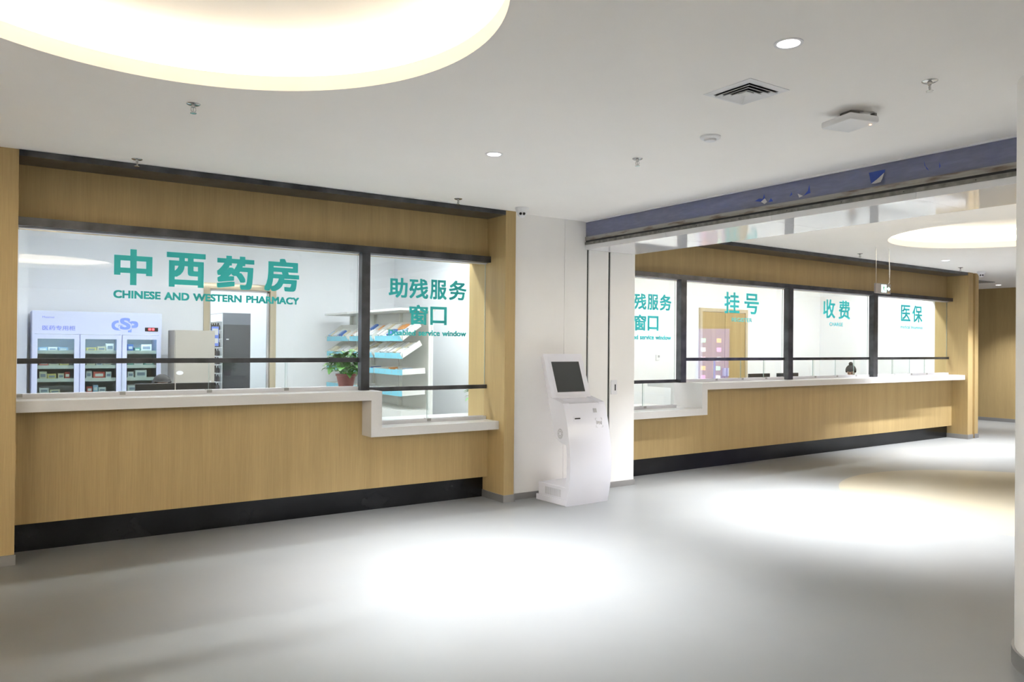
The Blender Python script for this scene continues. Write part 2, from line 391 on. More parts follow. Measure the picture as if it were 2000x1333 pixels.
# ================================================================== COUNTER SECTIONS
def stepped(pts, y0, y1): return prism(B(), pts, 'y', y0, y1)
def glass_pane(parent, x0, x1, z0, z1, y, name='pane', edges=''):
    p = mk(name, bx(x0, x1, y-.004, y+.004, z0, z1), 'glass', parent)
    e = B()
    if 'l' in edges: box(e, x0-.0010, x0, y-.004, y+.005, z0, z1)
    if 'r' in edges: box(e, x1, x1+.0010, y-.004, y+.004, z0, z1)
    if edges: mk('glass_edge', e, 'gedge', p)
    else: e.free()
    return p
def window(n, x0, x1, zc, zrail, ztop, yg, yr, cuts, label, rail_d=.036):
    w = sgroup('window_%d' % n, label, (x0, yg, zc))
    glass_pane(w, x0+.004, x1-.004, zrail+.02, ztop, yg, 'pane', 'lr')
    xs = [x0]+cuts+[x1]
    for i in range(len(xs)-1):
        off = .010 if i % 2 else .0
        glass_pane(w, xs[i]+.002, xs[i+1]+(.02 if i < len(xs)-2 else -.002), zc+.036, zrail-.004, yg+off, 'sliding_pane', 'l' if i else '')
    bm = bx(x0, x1, yg-.034, yg-.022, zc, zc+.034); box(bm, x0, x1, yg+.022, yg+.034, zc, zc+.034); box(bm, x0+.001, x1-.001, yg-.0225, yg+.0225, zc+.0005, zc+.012)
    mk('track', bm, 'alu', w)
    bm = B()
    for c in cuts: box(bm, c-.018, c+.022, yg-.036, yg+.036, zc+.012, zc+.036)
    box(bm, x0, x0+.035, yg-.036, yg+.036, zc+.012, zc+.036)
    mk('glass_clamp', bm, 'base', w)
    mk('head_channel', bx(x0, x1, yg-.03, yg+.03, ztop-.014, ztop), 'alu', w)
    mk('rail', bx(x0, x1, yr, yr+rail_d, zrail-.019, zrail+.019), 'dark', w)
    return w
# ---- pharmacy (left)
b = 6.51
bm = bx(.15, 2.744, 6.42, 6.75, .21, 1.011); box(bm, 2.744, 4.066, 6.42, 6.75, .21, .691)
struct('wall_pharmacy', bm, 'wood', 'wood veneer front below the pharmacy counter')
struct('wall_pharmacy_top', bx(.15, 4.07, 6.455, 6.75, 2.325, HI), 'wood', 'wood veneer fascia above the pharmacy window')
struct('baseboard_pharmacy', bx(.15, 4.067, 6.51, 6.75, 0, .21), 'kick', 'dark steel kick plate below the pharmacy counter')
struct('trim_3', bx(.15, 4.067, 6.133, 6.455, 2.747, H-.002), 'dark', 'dark steel soffit band above the pharmacy')
bm = bx(4.067, 4.183, 6.133, 6.80, 0, H); struct('wall_pillar_centre', bm, 'wood', 'narrow wooden pillar right of the pharmacy window')
bm = bx(4.058, 4.19, 6.123, 6.133, 0, .07); box(bm, 4.058, 4.067, 6.133, 6.51, 0, .07); struct('baseboard_pillar_centre', bm, 'base')
struct('trim_4', bx(.15, 4.066, 6.39, 6.462, 2.312, 2.372), 'dark', 'black steel bar across the top of the pharmacy window')
bm = bx(2.719, 2.797, 6.392, 6.470, 1.09, 2.312); struct('trim_5', bm, 'dark', 'black steel post between pharmacy and accessible window')
ct = thing('counter_top', 'long white stepped counter top of the pharmacy, dropping to a low shelf at right', 'counter', (.15, 6.22, 1.01))
mk('stepped_slab', stepped([(.152, 1.09), (2.845, 1.09), (2.845, .77), (4.066, .77), (4.066, .692), (2.745, .692), (2.745, 1.012), (.152, 1.012)], 6.222, 7.15), 'stone', ct)
bm = bx(4.068, 4.75, 6.81, 7.15, .692, .77); mk('inner_shelf', bm, 'stone', ct)
window(1, .16, 2.72, 1.09, 1.359, 2.318, 6.489, 6.448, [.83, 1.454, 2.074], 'wide pharmacy window with teal lettering')
window(2, 2.80, 4.066, .77, 1.093, 2.318, 6.489, 6.448, [3.43], 'accessible service window beside the pharmacy', .038)
# ---- registration (right), turned a little
PIV = Vector((6.135, 6.589, 0)); RA = math.radians(1.19)
XR = Matrix.Translation(PIV) @ Matrix.Rotation(RA, 4, 'Z') @ Matrix.Translation(-PIV)
XF.append(XR)
bm = bx(7.096, 13.53, 6.515, 6.80, .205, .991); box(bm, 5.82, 7.096, 6.515, 6.80, .205, .691)
struct('wall_register', bm, 'wood', 'wood veneer front below the registration counter')
struct('wall_register_top', bx(5.82, 13.53, 6.60, 6.85, 2.325, HI), 'wood', 'wood veneer fascia above the registration windows')
struct('baseboard_register', bx(5.82, 13.528, 6.59, 6.80, 0, .205), 'kick', 'dark steel kick plate below the registration counter')
struct('trim_6', bx(5.82, 13.528, 6.262, 6.60, 2.742, H-.002), 'dark', 'dark steel soffit band above the registration windows')
bm = bx(13.53, 13.70, 6.256, 6.80, 0, H); box(bm, 13.70, 13.79, 6.31, 6.80, 0, H); box(bm, 13.79, 13.91, 6.262, 6.80, 0, H)
struct('wall_pillar_far', bm, 'wood', 'grooved wooden pillar right of the registration windows')
bm = bx(13.52, 13.71, 6.246, 6.256, 0, .075); box(bm, 13.78, 13.92, 6.252, 6.262, 0, .075); box(bm, 13.52, 13.53, 6.256, 6.59, 0, .075); box(bm, 13.91, 13.92, 6.262, 6.8, 0, .075)
struct('baseboard_pillar_far', bm, 'base')
struct('wall_corridor_left', bx(13.6, 13.93, 6.82, 15, 0, H), 'wall')
struct('trim_7', bx(5.82, 13.528, 6.50, 6.572, 2.310, 2.367), 'dark', 'black steel bar across the top of the registration windows')
for i, (a, c) in enumerate(((6.85, 6.945), (8.96, 9.065), (11.075, 11.19))):
    struct('trim_%d' % (8+i), bx(a, c, 6.502, 6.58, 1.07, 2.31), 'dark', ['black post between accessible and register windows', 'black post between register and charge windows', 'black post between charge and insurance windows'][i])
ct2 = thing('counter_top', 'long white stepped counter top under the registration windows', 'counter', (5.82, 6.31, .99))
mk('stepped_slab', stepped([(5.82, .77), (7.0, .77), (7.0, 1.07), (13.527, 1.07), (13.527, .992), (7.095, .992), (7.095, .692), (5.82, .692)], 6.30, 6.80), 'stone', ct2)
bm = bx(7.0, 13.52, 6.801, 7.2, .992, 1.07); box(bm, 5.96, 7.0, 6.801, 7.2, .692, .77); mk('inner_shelf', bm, 'stone', ct2)
window(3, 5.83, 6.85, .77, 1.09, 2.316, 6.60, 6.56, [6.32], 'accessible service window of the registration counter')
window(4, 6.945, 8.96, 1.07, 1.350, 2.316, 6.60, 6.56, [7.57, 8.08, 8.567], 'register window')
window(5, 9.065, 11.075, 1.07, 1.350, 2.316, 6.60, 6.56, [9.68, 10.22, 10.714], 'charge window')
window(6, 11.19, 13.527, 1.07, 1.350, 2.316, 6.60, 6.56, [11.795, 12.308, 12.797], 'medical insurance window')
XF.pop()

# ---- rooms behind the glass
# pharmacy room: x .1 .. 5.85, y 6.75 .. 12.3
struct('wall_pharmacy_left', bx(.0, .10, 6.75, 12.3, 0, HI), 'inner'); struct('wall_pharmacy_right', bx(5.83, 5.93, 6.81, 16, 0, HI), 'inner')
DX0, DX1, DZ = 2.765, 3.68, 2.325    # door opening
bm = bx(.0, DX0, 12.3, 12.45, 0, HI); box(bm, DX1, 5.83, 12.3, 12.45, 0, HI); box(bm, DX0, DX1, 12.3, 12.45, DZ, HI)
struct('wall_pharmacy_back', bm, 'inner', 'white back wall of the pharmacy')
struct('wall_pier', bx(.10, .405, 11.9, 12.3, 0, HI), 'inner')
bm = flat([(.0, 6.75), (5.93, 6.75), (5.93, 16), (.0, 16)], [], lambda x, y: (x, y, HI)); struct('ceiling_pharmacy', bm, 'inner')
struct('wall_store_back', bx(.0, 5.93, 15.0, 15.1, 0, HI), 'inner'); struct('wall_store_left', bx(2.0, 2.1, 12.45, 15, 0, HI), 'inner')
struct('wall_store_right', bx(4.6, 4.7, 12.45, 15, 0, HI), 'inner')
d1 = sgroup('door_1', 'glazed doorway with a light wood frame in the pharmacy back wall', (DX0, 12.3, 0))
bm = bx(DX0-.09, DX0, 12.28, 12.46, 0, DZ+.09); box(bm, DX1, DX1+.09, 12.28, 12.46, 0, DZ+.09); box(bm, DX0, DX1, 12.28, 12.46, DZ, DZ+.09)
mk('door_frame', bm, 'pale_wood', d1)
mk('door_pane', bx(DX0+.03, DX1-.03, 12.37, 12.38, .02, DZ-.03), 'glass', d1)
bm = bx(DX0, DX0+.03, 12.355, 12.395, 0, DZ); box(bm, DX1-.03, DX1, 12.355, 12.395, 0, DZ); box(bm, DX0, DX1, 12.355, 12.395, DZ-.03, DZ)
mk('pane_edge', bm, 'alu', d1)
# registration room
XF.append(XR)
struct('wall_register_back', bx(5.94, 13.6, 9.0, 9.1, 0, HI), 'inner', 'white back wall behind the registration windows')
struct('wall_register_right', bx(13.53, 13.6, 6.80, 9.0, 0, HI), 'inner')
struct('ceiling_register', flat([(5.94, 6.85), (13.6, 6.85), (13.6, 9.1), (5.94, 9.1)], [], lambda x, y: (x, y, HI)), 'inner')
d2 = sgroup('door_2', 'double leaf wooden door behind the register window', (10.02, 9.0, 0))
bm = bx(10.02, 10.08, 8.965, 9.0, 0, 2.17); box(bm, 11.22, 11.28, 8.965, 9.0, 0, 2.17); box(bm, 10.08, 11.22, 8.965, 9.0, 2.11, 2.17)
mk('door_frame', bm, 'pale_wood', d2)
for a, c in ((10.085, 10.665), (10.675, 11.215)):
    l = mk('door_leaf', bx(a, c, 8.975, 8.995, .01, 2.105), 'wood', d2)
    mk('door_handle', bx(10.61 if a < 10.5 else 10.70, 10.64 if a < 10.5 else 10.73, 8.93, 8.975, 1.0, 1.14), 'alu', l)
d2l = mk('door_gap', bx(10.665, 10.675, 8.99, 8.998, .01, 2.105), 'slot', d2)
XF.pop()
# room luminaires
PL = [((.45, 2.7), 7.2), ((3.0, 5.5), 7.2), ((.6, 2.7), 9.6), ((3.2, 5.4), 9.6)]
lab = ['linear ceiling luminaire over the pharmacy counter, left half', 'linear ceiling luminaire over the pharmacy counter, right half', 'linear ceiling luminaire in front of the medicine fridge', 'linear ceiling luminaire over the tray shelves']
def luminaire(x0, x1, y, label, w=.08):
    t = thing('ceiling_luminaire', label, 'ceiling light', ((x0+x1)/2, y, HI))
    bm = bx(x0, x1, y-w-.02, y-w, HI-.05, HI-.002); box(bm, x0, x1, y+w, y+w+.02, HI-.05, HI-.002); box(bm, x0, x1, y-w, y+w, HI-.02, HI-.002)
    mk('housing', bm, 'white', t)
    mk('diffuser', bx(x0+.01, x1-.01, y-w, y+w, HI-.048, HI-.022), 'panel', t)
for ((x0, x1), y), l in zip(PL, lab): luminaire(x0, x1, y, l)
luminaire(2.4, 4.3, 13.6, 'linear ceiling luminaire in the store room behind the pharmacy')
XF.append(XR)
for x0, x1, l in ((6.2, 8.5, 'above the register desk'), (8.7, 11.0, 'above the charge desk'), (11.2, 13.4, 'above the insurance desk')):
    luminaire(x0, x1, 7.2, 'linear ceiling luminaire '+l)
XF.pop()

# ================================================================== SHUTTER HOUSING (beam across the opening)
bm = bx(5.135, 5.80, -9, 6.2, 2.56, H-.001)
struct('trim_11', bm, 'wall', 'white bulkhead that carries the rolling shutter')
sh = thing('rolling_shutter_housing', 'blue rolling shutter housing in torn plastic film with rusty steel rails', 'shutter', (5.1, 6.2, 2.5))
Y0, Y1 = -3.0, 6.195
mk('blue_panel', bx(5.112, 5.134, Y0, Y1, 2.63, 2.783), 'bluebox', sh)
tears = [[(4.06, 2.682), (4.02, 2.697), (3.985, 2.69), (3.97, 2.725), (3.96, 2.69), (3.965, 2.675), (4.0, 2.668)],
         [(3.93, 2.655), (3.885, 2.655), (3.905, 2.683)],
         [(3.56, 2.735), (3.555, 2.69), (3.55, 2.668), (3.615, 2.655), (3.60, 2.664), (3.573, 2.688)],
         [(3.715, 2.70), (3.71, 2.68), (3.735, 2.668)],
         [(3.085, 2.735), (3.025, 2.737), (2.965, 2.737), (2.97, 2.715), (3.02, 2.68), (3.068, 2.655)],
         [(2.70, 2.75), (2.695, 2.712), (2.675, 2.69), (2.665, 2.672), (2.683, 2.69), (2.69, 2.71)],
         [(2.60, 2.72), (2.592, 2.69), (2.60, 2.675)]]
bm = B(); NY, NZ = 460, 14; gr = []
for i in range(NY+1):
    y = Y0+(Y1-Y0)*i/NY; row = []
    for j in range(NZ+1):
        z = 2.618+(2.786-2.618)*j/NZ; e = math.sin(PI*j/NZ)
        wv = math.sin(24*y+55*z+2*math.sin(5*y))*.5+math.sin(61*y+40*z+3*math.sin(2.3*y+1))*.35+math.sin(9*y-70*z)*.4
        row.append(bm.verts.new((5.1045+.0022*e*wv, y, z)))
    gr.append(row)
for i in range(NY):
    for j in range(NZ): bm.faces.new((gr[i][j], gr[i+1][j], gr[i+1][j+1], gr[i][j+1]))
mk('plastic_film', bm, 'film', sh, smooth='all')
for tr_ in tears:
    bm = flat(tr_, [], lambda y, z: (5.1005, y, z))
    mk('torn_hole', bm, 'bluebox', sh)
M['flap'] = mat('pale_torn_film', (.55, .53, .50), .4)
def flap(_, pts):
    bm = B(); vs = [bm.verts.new(p) for p in pts]; f = bm.faces.new(vs)
    r = bmesh.ops.extrude_face_region(bm, geom=[f]); bmesh.ops.translate(bm, vec=(-.0008, 0, 0), verts=[v for v in r['geom'] if isinstance(v, bmesh.types.BMVert)])
    mk('torn_flap', bm, 'flap', sh)
flap(bm, [(5.100, 3.068, 2.655), (5.098, 3.02, 2.68), (5.096, 2.97, 2.715), (5.080, 2.975, 2.67), (5.078, 2.985, 2.65), (5.084, 3.03, 2.648)])
flap(bm, [(5.100, 4.0, 2.668), (5.098, 3.96, 2.69), (5.088, 3.93, 2.655), (5.086, 3.955, 2.642)])
flap(bm, [(5.100, 3.615, 2.655), (5.098, 3.66, 2.68), (5.090, 3.64, 2.645)])
mk('top_trim', bx(5.085, 5.102, Y0, Y1+.003, 2.779, H-.0005), 'white', sh)
bm = bx(5.094, 5.112, Y0, Y1, 2.606, 2.630); box(bm, 5.098, 5.112, Y0, Y1, 2.592, 2.606)
mk('upper_rail', bm, 'rust', sh)
bm = bx(5.104, 5.130, Y0, Y1, 2.572, 2.594); mk('rail_groove', bm, 'black', sh)
bm = bx(5.092, 5.126, Y0, Y1, 2.546, 2.574); mk('lower_rail', bm, 'steel', sh)
for k in range(10):
    bm = B(); y = 6.05-.46*k; r = bmesh.ops.create_icosphere(bm, subdivisions=1, radius=.004); bmesh.ops.translate(bm, vec=(5.091, y, 2.560), verts=r['verts'])
    mk('screw_head', bm, 'black', sh)
bm = B()
for k in range(8):
    y1 = 6.199-1.15*k; box(bm, 5.10, 5.80, y1-1.148, y1, 2.50, 2.552)
struct('trim_12', bm, 'gloss_white', 'glossy white panels under the shutter bulkhead')

# ================================================================== WINDOW LETTERING
def english(s, x0, x1, z0, z1, y, bold, m_, t):
    whole = text_bm(s, x0, x1, z0, z1, y, 0); words = s.split(' ')
    # each word is a part: cut the line at the widest gaps
    iv = []
    for f in whole.faces:
        iv.append((min(v.co.x for v in f.verts), max(v.co.x for v in f.verts)))
    iv.sort(); runs = []
    for a, b_ in iv:
        if runs and a <= runs[-1][1]+1e-5: runs[-1][1] = max(runs[-1][1], b_)
        else: runs.append([a, b_])
    gaps = sorted([(runs[i+1][0]-runs[i][1], i) for i in range(len(runs)-1)], reverse=True)[:len(words)-1]
    cuts = sorted(i for g, i in gaps); st = 0; whole.free()
    for w, c in zip(words, cuts+[len(runs)-1]):
        xa, xb = runs[st][0], runs[c][1]; st = c+1
        low = any(ch in 'gjpqy' for ch in w); s_low = any(ch in 'gjpqy' for ch in s)
        asc = any(ch.isupper() or ch in 'bdfhklti' for ch in w)
        h_ = z1-z0
        mk('english_word', text_bm(w, xa, xb, z0, z1 if asc else z0+h_*.75, y, bold), m_, t)
def lettering(label, y, rows, mats, parts):
    xs = min(r[1] for r in rows); zs = min(r[3] for r in rows)
    t = thing('window_lettering', label, 'lettering', (xs, y, zs))
    for (s, x0, x1, z0, z1, bold), m_, nm in zip(rows, mats, parts):
        if isinstance(s, list):
            for q in s: mk('chinese_character', text_bm(*q[:5], y, q[5]), m_, t)
        else: english(s, x0, x1, z0, z1, y, bold, m_, t)
    return t
yl = 6.482
bb = .034
lettering('large teal lettering reading Chinese and Western pharmacy on the wide left window', yl,
          [([('中', .768, 1.032, 1.934, 2.207, bb), ('西', 1.134, 1.422, 1.936, 2.207, bb), ('药', 1.510, 1.805, 1.938, 2.209, bb), ('房', 1.889, 2.183, 1.938, 2.215, bb)], .768, 2.183, 1.934, 2.215, 0),
           ('CHINESE AND WESTERN PHARMACY', .765, 2.185, 1.831, 1.892, .04)], ['teal', 'teal'], ['chinese_characters', 'english_line'])
def disabled(x, y, m_, label):
    d = lambda a: x+a
    lettering(label, y, [([('助', d(0), d(.19), 1.932, 2.116, bb-.011), ('残', d(.208), d(.405), 1.932, 2.118, bb-.011), ('服', d(.425), d(.605), 1.932, 2.118, bb-.011), ('务', d(.63), d(.825), 1.932, 2.122, bb-.011)], x, x+.825, 1.93, 2.12, 0),
              ([('窗', d(.21), d(.405), 1.685, 1.872, bb-.011), ('口', d(.43), d(.608), 1.688, 1.862, bb-.011)], x+.21, x+.608, 1.685, 1.872, 0),
              ('Disabled service window', d(0), d(.825), 1.583, 1.636, .03)], [m_, m_, m_], ['chinese_characters', 'chinese_characters', 'english_line'])
disabled(3.019, yl, 'teal', 'teal lettering for the disabled service window, beside the big pharmacy lettering')
XF.append(XR)
yr = 6.593
disabled(5.95, yr, 'teal_flare', 'teal disabled service lettering partly hidden behind the white wall')
b2 = .017
lettering('teal lettering reading register', yr, [([('挂', 7.745, 8.041, 1.936, 2.211, b2), ('号', 8.141, 8.440, 1.938, 2.209, b2)], 7.745, 8.44, 1.936, 2.211, 0), ('REGISTER', 7.894, 8.298, 1.832, 1.884, .008)], ['teal_flare', 'teal_flare'], ['chinese_characters', 'english_line'])
lettering('teal lettering reading charge', yr, [([('收', 9.903, 10.196, 1.935, 2.207, b2), ('费', 10.289, 10.581, 1.930, 2.204, b2)], 9.903, 10.581, 1.93, 2.207, 0), ('CHARGE', 10.059, 10.398, 1.824, 1.876, .008)], ['teal_flare', 'teal_flare'], ['chinese_characters', 'english_line'])
lettering('teal lettering reading medical insurance', yr, [([('医', 12.026, 12.315, 1.945, 2.205, b2), ('保', 12.377, 12.689, 1.935, 2.208, b2)], 12.026, 12.689, 1.935, 2.208, 0), ('medical Insurance', 12.017, 12.702, 1.825, 1.880, .006)], ['teal_flare', 'teal_flare'], ['chinese_characters', 'english_line'])
XF.pop()

# ================================================================== KIOSK
k = thing('self_service_kiosk', 'white self service kiosk with a tilted dark screen against the white wall', 'kiosk', (4.462, 5.668, 0), math.radians(2.2))
KW = .523
with local(k):
    front = [(0, 0), (-.017, .072), (-.034, .16), (-.045, .256), (-.051, .35), (-.051, .42), (-.046, .50), (-.040, .56), (-.026, .64), (-.010, .73), (.010, .815), (.034, .89), (.058, .945)]
    back = [(.286, .985), (.272, .940), (.245, .862), (.217, .786), (.209, .735), (.195, .69), (.171, .644), (.148, .622), (.122, .606), (.095, .593), (.064, .584), (.012, .573), (.000, .50), (-.003, .40), (.002, .29), (.011, .184), (.02, .0)]
    body = front+[(.066, .953), (.085, .950), (.12, .952), (.17, .962), (.225, .982), (.24, 1.0)]+back
    bm = prism(B(), body, 'x', 0.0, KW)
    mk('body', bm, 'kiosk', k, smooth=True)
    ck = [(.052, .935), (.060, .957), (.10, .969), (.25, 1.006), (.262, 1.0), (.24, .95)]
    for a in (-.0008, KW-.0742):
        mk('side_cheek', prism(B(), ck, 'x', a, a+.075), 'kiosk', k, smooth=True)
    # screen head
    n = Vector((0, .423, -.150)).normalized()   # unused direction kept simple
    head = [(.226, .992), (.232, .985), (.288, .968), (.295, .975), (.414, 1.382), (.412, 1.392), (.388, 1.421), (.378, 1.421)]
    bm = prism(B(), head, 'x', .008, .508)
    es = [e for e in bm.edges if abs(e.verts[0].co.x-e.verts[1].co.x) < 1e-5]
    bmesh.ops.bevel(bm, geom=es, offset=.008, segments=2, affect='EDGES', profile=.5)
    h = mk('screen_housing', bm, 'kiosk', k, smooth=True)
    # screen: front face runs from (.226,.992) to (.378,1.421)
    fu = Vector((0, .152, .429)).normalized(); fn = Vector((0, -.429, .152)).normalized(); o0 = Vector((0, .226, .992))
    def panel(bm, x0, x1, s0, s1, out, th):
        vs = []
        for (x, s) in ((x0, s0), (x1, s0), (x1, s1), (x0, s1)): vs.append(bm.verts.new(o0+Vector((x, 0, 0))+fu*s+fn*out))
        f = bm.faces.new(vs); r = bmesh.ops.extrude_face_region(bm, geom=[f])
        bmesh.ops.translate(bm, vec=-fn*th, verts=[v for v in r['geom'] if isinstance(v, bmesh.types.BMVert)]); return bm
    mk('bezel', panel(B(), .055, .462, .030, .425, .0035, .003), 'kiosk', h)
    mk('screen', panel(B(), .085, .437, .062, .372, .006, .003), 'screen', h)
    # keyboard ledge
    # base plinth
    bm = bx(.004, KW-.004, .015, .425, .055, .176, bev=.005); mk('base', bm, 'kiosk', k)
    mk('base_lip', bx(0, KW, .012, .458, .0, .056, bev=.004), 'kiosk', k)
    bm = B()
    for i in range(17): box(bm, .0025, .0045, .09+.014*i, .094+.014*i, .075, .145)
    mk('vent_slot', bm, 'kgrey', k)
    bm = B(); cyl(bm, (.30, .34), .008, .008, .176, .182, 10); mk('bolt', bm, 'black', k)
    # speaker holes on the left side
    bm = B()
    for rr, nn in ((.046, 20), (.036, 20), (.022, 14)):
        for i in range(nn):
            a = 2*PI*i/nn; y, z = .098+rr*math.cos(a)*.8, .672+rr*math.sin(a)
            box(bm, -.0012, .0005, y-.0022, y+.0022, z-.0022, z+.0022)
    mk('speaker_hole', bm, 'black', k)
    # things on the slanted front
    def fp(z):
        for (y0, z0), (y1, z1) in zip(front, front[1:]):
            if z0 <= z <= z1: return y0+(y1-y0)*(z-z0)/(z1-z0)
    def on_front(bm, x0, x1, z0, z1, out=.002, th=.004):
        vs = [bm.verts.new((x, fp(z)-out, z)) for x, z in ((x0, z0), (x1, z0), (x1, z1), (x0, z1))]
        f = bm.faces.new(vs); r = bmesh.ops.extrude_face_region(bm, geom=[f])
        bmesh.ops.translate(bm, vec=(0, th, 0), verts=[v for v in r['geom'] if isinstance(v, bmesh.types.BMVert)]); return bm
    cs = mk('card_slot', on_front(B(), .085, .185, .795, .833, .004, .006), 'kiosk', k)
    mk('slot_opening', on_front(B(), .100, .168, .810, .821, .006, .003), 'slot', cs)
    mk('reader_plate', on_front(B(), .355, .397, .862, .900, .002), 'kgrey', k)
    bm = B(); cx, cz, w, t = .402, .765, .042, .003
    for sx in (-1, 1):
        for sz in (-1, 1):
            x, z = cx+sx*w, cz+sz*w
            on_front(bm, min(x, x-sx*.018), max(x, x-sx*.018), z-t/2, z+t/2, .0015, .002); on_front(bm, x-t/2, x+t/2, min(z, z-sz*.018), max(z, z-sz*.018), .0015, .002)
    for rr in (.018, .026, .034):
        for sgn in (0, PI):
            for i in range(5):
                a = sgn-.55+.22*i; x, z = cx+rr*math.cos(a), cz+rr*math.sin(a)
                on_front(bm, x-.0016, x+.0016, z-.004, z+.004, .0015, .002)
    on_front(bm, cx-.009, cx+.009, cz-.004, cz+.014, .0015, .002); on_front(bm, cx-.004, cx+.004, cz-.018, cz-.004, .0015, .002)
    mk('contactless_symbol', bm, 'kgrey', k)

# ================================================================== CEILING AND WALL FITTINGS
# sprinklers
sp = thing('sprinkler_head', 'pendent sprinkler below the big ring light, upper left', 'sprinkler', (.897, 4.415, H))
with local(sp):
    bm = B(); lathe(bm, (0, 0), [(.002, -.004), (.012, -.006), (.030, -.006), (.036, -.002), (.036, 0)], 24); mk('escutcheon', bm, 'chrome', sp, smooth=True)
    bm = B(); cyl(bm, (0, 0), .009, .011, -.020, -.004, 12); tube(bm, [(.010, 0, -.018), (.013, 0, -.034), (.004, 0, -.048)], .0025, 6); tube(bm, [(-.010, 0, -.018), (-.013, 0, -.034), (-.004, 0, -.048)], .0025, 6)
    mk('frame', bm, 'chrome', sp)
    bm = B(); cyl(bm, (0, 0), .003, .003, -.046, -.018, 8); mk('bulb', bm, 'orange_led' if False else 'chrome', sp)
    bm = B(); cyl(bm, (0, 0), .017, .017, -.052, -.049, 16); mk('deflector', bm, 'chrome', sp)
for (x, y), l in (((.845, 5.98), 'pendent sprinkler in front of the dark soffit band, left part'), ((3.406, 5.9), 'pendent sprinkler in front of the dark soffit band near the centre pillar'), ((3.666, 3.903), 'pendent sprinkler between downlight and shutter housing, mid ceiling'), ((3.728, 1.947), 'pendent sprinkler beside the round column, upper right'), ((9.77, 6.03), 'pendent sprinkler above the charge window, beyond the shutter'), ((12.628, 6.1), 'pendent sprinkler above the insurance window, beyond the shutter')):
    dup(sp, (x, y, H), rnd.uniform(0, 3), l)
# square diffuser
v = thing('ceiling_vent', 'square white air diffuser with stepped louvres', 'air vent', (3.148, 2.565, H))
with local(v):
    def frame(bm, a, b_, z0, z1):
        o_ = [(-a, -a), (a, -a), (a, a), (-a, a)]; i_ = [(-b_, -b_), (b_, -b_), (b_, b_), (-b_, b_)]
        A = [bm.verts.new((*p, z0)) for p in o_]; C = [bm.verts.new((*p, z1)) for p in i_]
        A2 = [bm.verts.new((*p, z0+.003)) for p in o_]; C2 = [bm.verts.new((*p, z1+.003)) for p in i_]
        for i in range(4):
            j = (i+1) % 4
            bm.faces.new((A[i], A[j], C[j], C[i])); bm.faces.new((A2[j], A2[i], C2[i], C2[j])); bm.faces.new((A[j], A[i], A2[i], A2[j])); bm.faces.new((C[i], C[j], C2[j], C2[i]))
    bm = B(); frame(bm, .148, .112, -.003, -.007); mk('frame', bm, 'white', v)
    mk('duct', bx(-.113, .113, -.113, .113, -.004, -.0015), 'slot', v)
    for a in (.098, .070, .042):
        bm = B(); frame(bm, a+.010, a-.010, -.017, -.005); mk('louvre', bm, 'white', v)
    mk('centre_plate', bx(-.024, .024, -.024, .024, -.010, -.006), 'white', v)
# smoke detector
sd = thing('smoke_detector', 'flat round white smoke detector on the ceiling', 'smoke detector', (3.64, 3.234, H))
with local(sd):
    bm = B(); lathe(bm, (0, 0), [(.062, 0), (.062, -.008), (.052, -.016), (.001, -.017)], 40); mk('base', bm, 'white', sd, smooth=True)
    bm = B(); lathe(bm, (0, 0), [(.038, -.016), (.034, -.028), (.001, -.030)], 32); mk('sensor_cap', bm, 'white', sd, smooth=True)
# access point
ap = thing('wireless_access_point', 'white box with an orange indicator hung under the ceiling', 'access point', (3.88, 2.46, H), math.radians(-14))
with local(ap):
    bx_ = bx(-.10, .10, -.11, .11, -.075, -.035, bev=.012); mk('case', bx_, 'white', ap, smooth=True)
    bm = bx(-.03, .03, -.04, .04, -.035, -.0005); box(bm, .03, .14, -.05, -.02, -.03, -.022); box(bm, .125, .14, -.05, -.02, -.03, -.0005); mk('bracket', bm, 'steel', ap)
    bm = bx(.075, .083, -.07, -.062, -.0775, -.0745); mk('indicator', bm, 'orange_led', ap)
# turret cameras
def turret(loc, rz, label):
    t = thing('dome_camera', label, 'security camera', loc, rz)
    with local(t):
        bm = B(); lathe(bm, (0, 0), [(.062, 0), (.064, -.010), (.056, -.030), (.050, -.045), (.001, -.046)], 36); mk('mount', bm, 'white', t, smooth=True)
        bm = B(); r = bmesh.ops.create_uvsphere(bm, u_segments=24, v_segments=14, radius=.043); bmesh.ops.translate(bm, vec=(0, 0, -.050), verts=r['verts']); h = mk('eyeball', bm, 'white', t, smooth='all')
        for s in (-1, 1):
            bm = B(); vs = cyl(bm, (0, 0), .012, .012, 0, .01, 16); bmesh.ops.rotate(bm, verts=vs, matrix=Matrix.Rotation(math.radians(75), 3, 'X')); bmesh.ops.translate(bm, vec=(s*.016, -.036, -.064), verts=vs); mk('lens', bm, 'black', h)
    return t
turret((4.11, 5.93, H), math.radians(-28), 'white two lens dome camera above the centre pillar')
turret((13.56, 6.22, H), math.radians(-58), 'white two lens dome camera at the far wooden pillar')
# second far vent
v2 = thing('slot_vent', 'small flat grey vent in the ceiling of the far corridor', 'air vent', (15.5, 7.15, H))
with local(v2):
    mk('frame', bx(-.3, .3, -.15, .15, -.01, -.0005), 'kgrey', v2)
    bm = B()
    for i in range(6): box(bm, -.28, .28, -.13+.045*i, -.105+.045*i, -.014, -.01)
    mk('louvre', bm, 'base', v2)
# key switch
ks = thing('key_switch', 'small white key switch plate with black slot on the white wall', 'switch', (5.506, 6.2, 1.065))
with local(ks):
    mk('plate', bx(-.042, .042, -.010, -.0005, -.077, .077, bev=.003), 'white', ks); mk('key_slot', bx(.006, .020, -.013, -.009, -.035, .030), 'slot', ks)
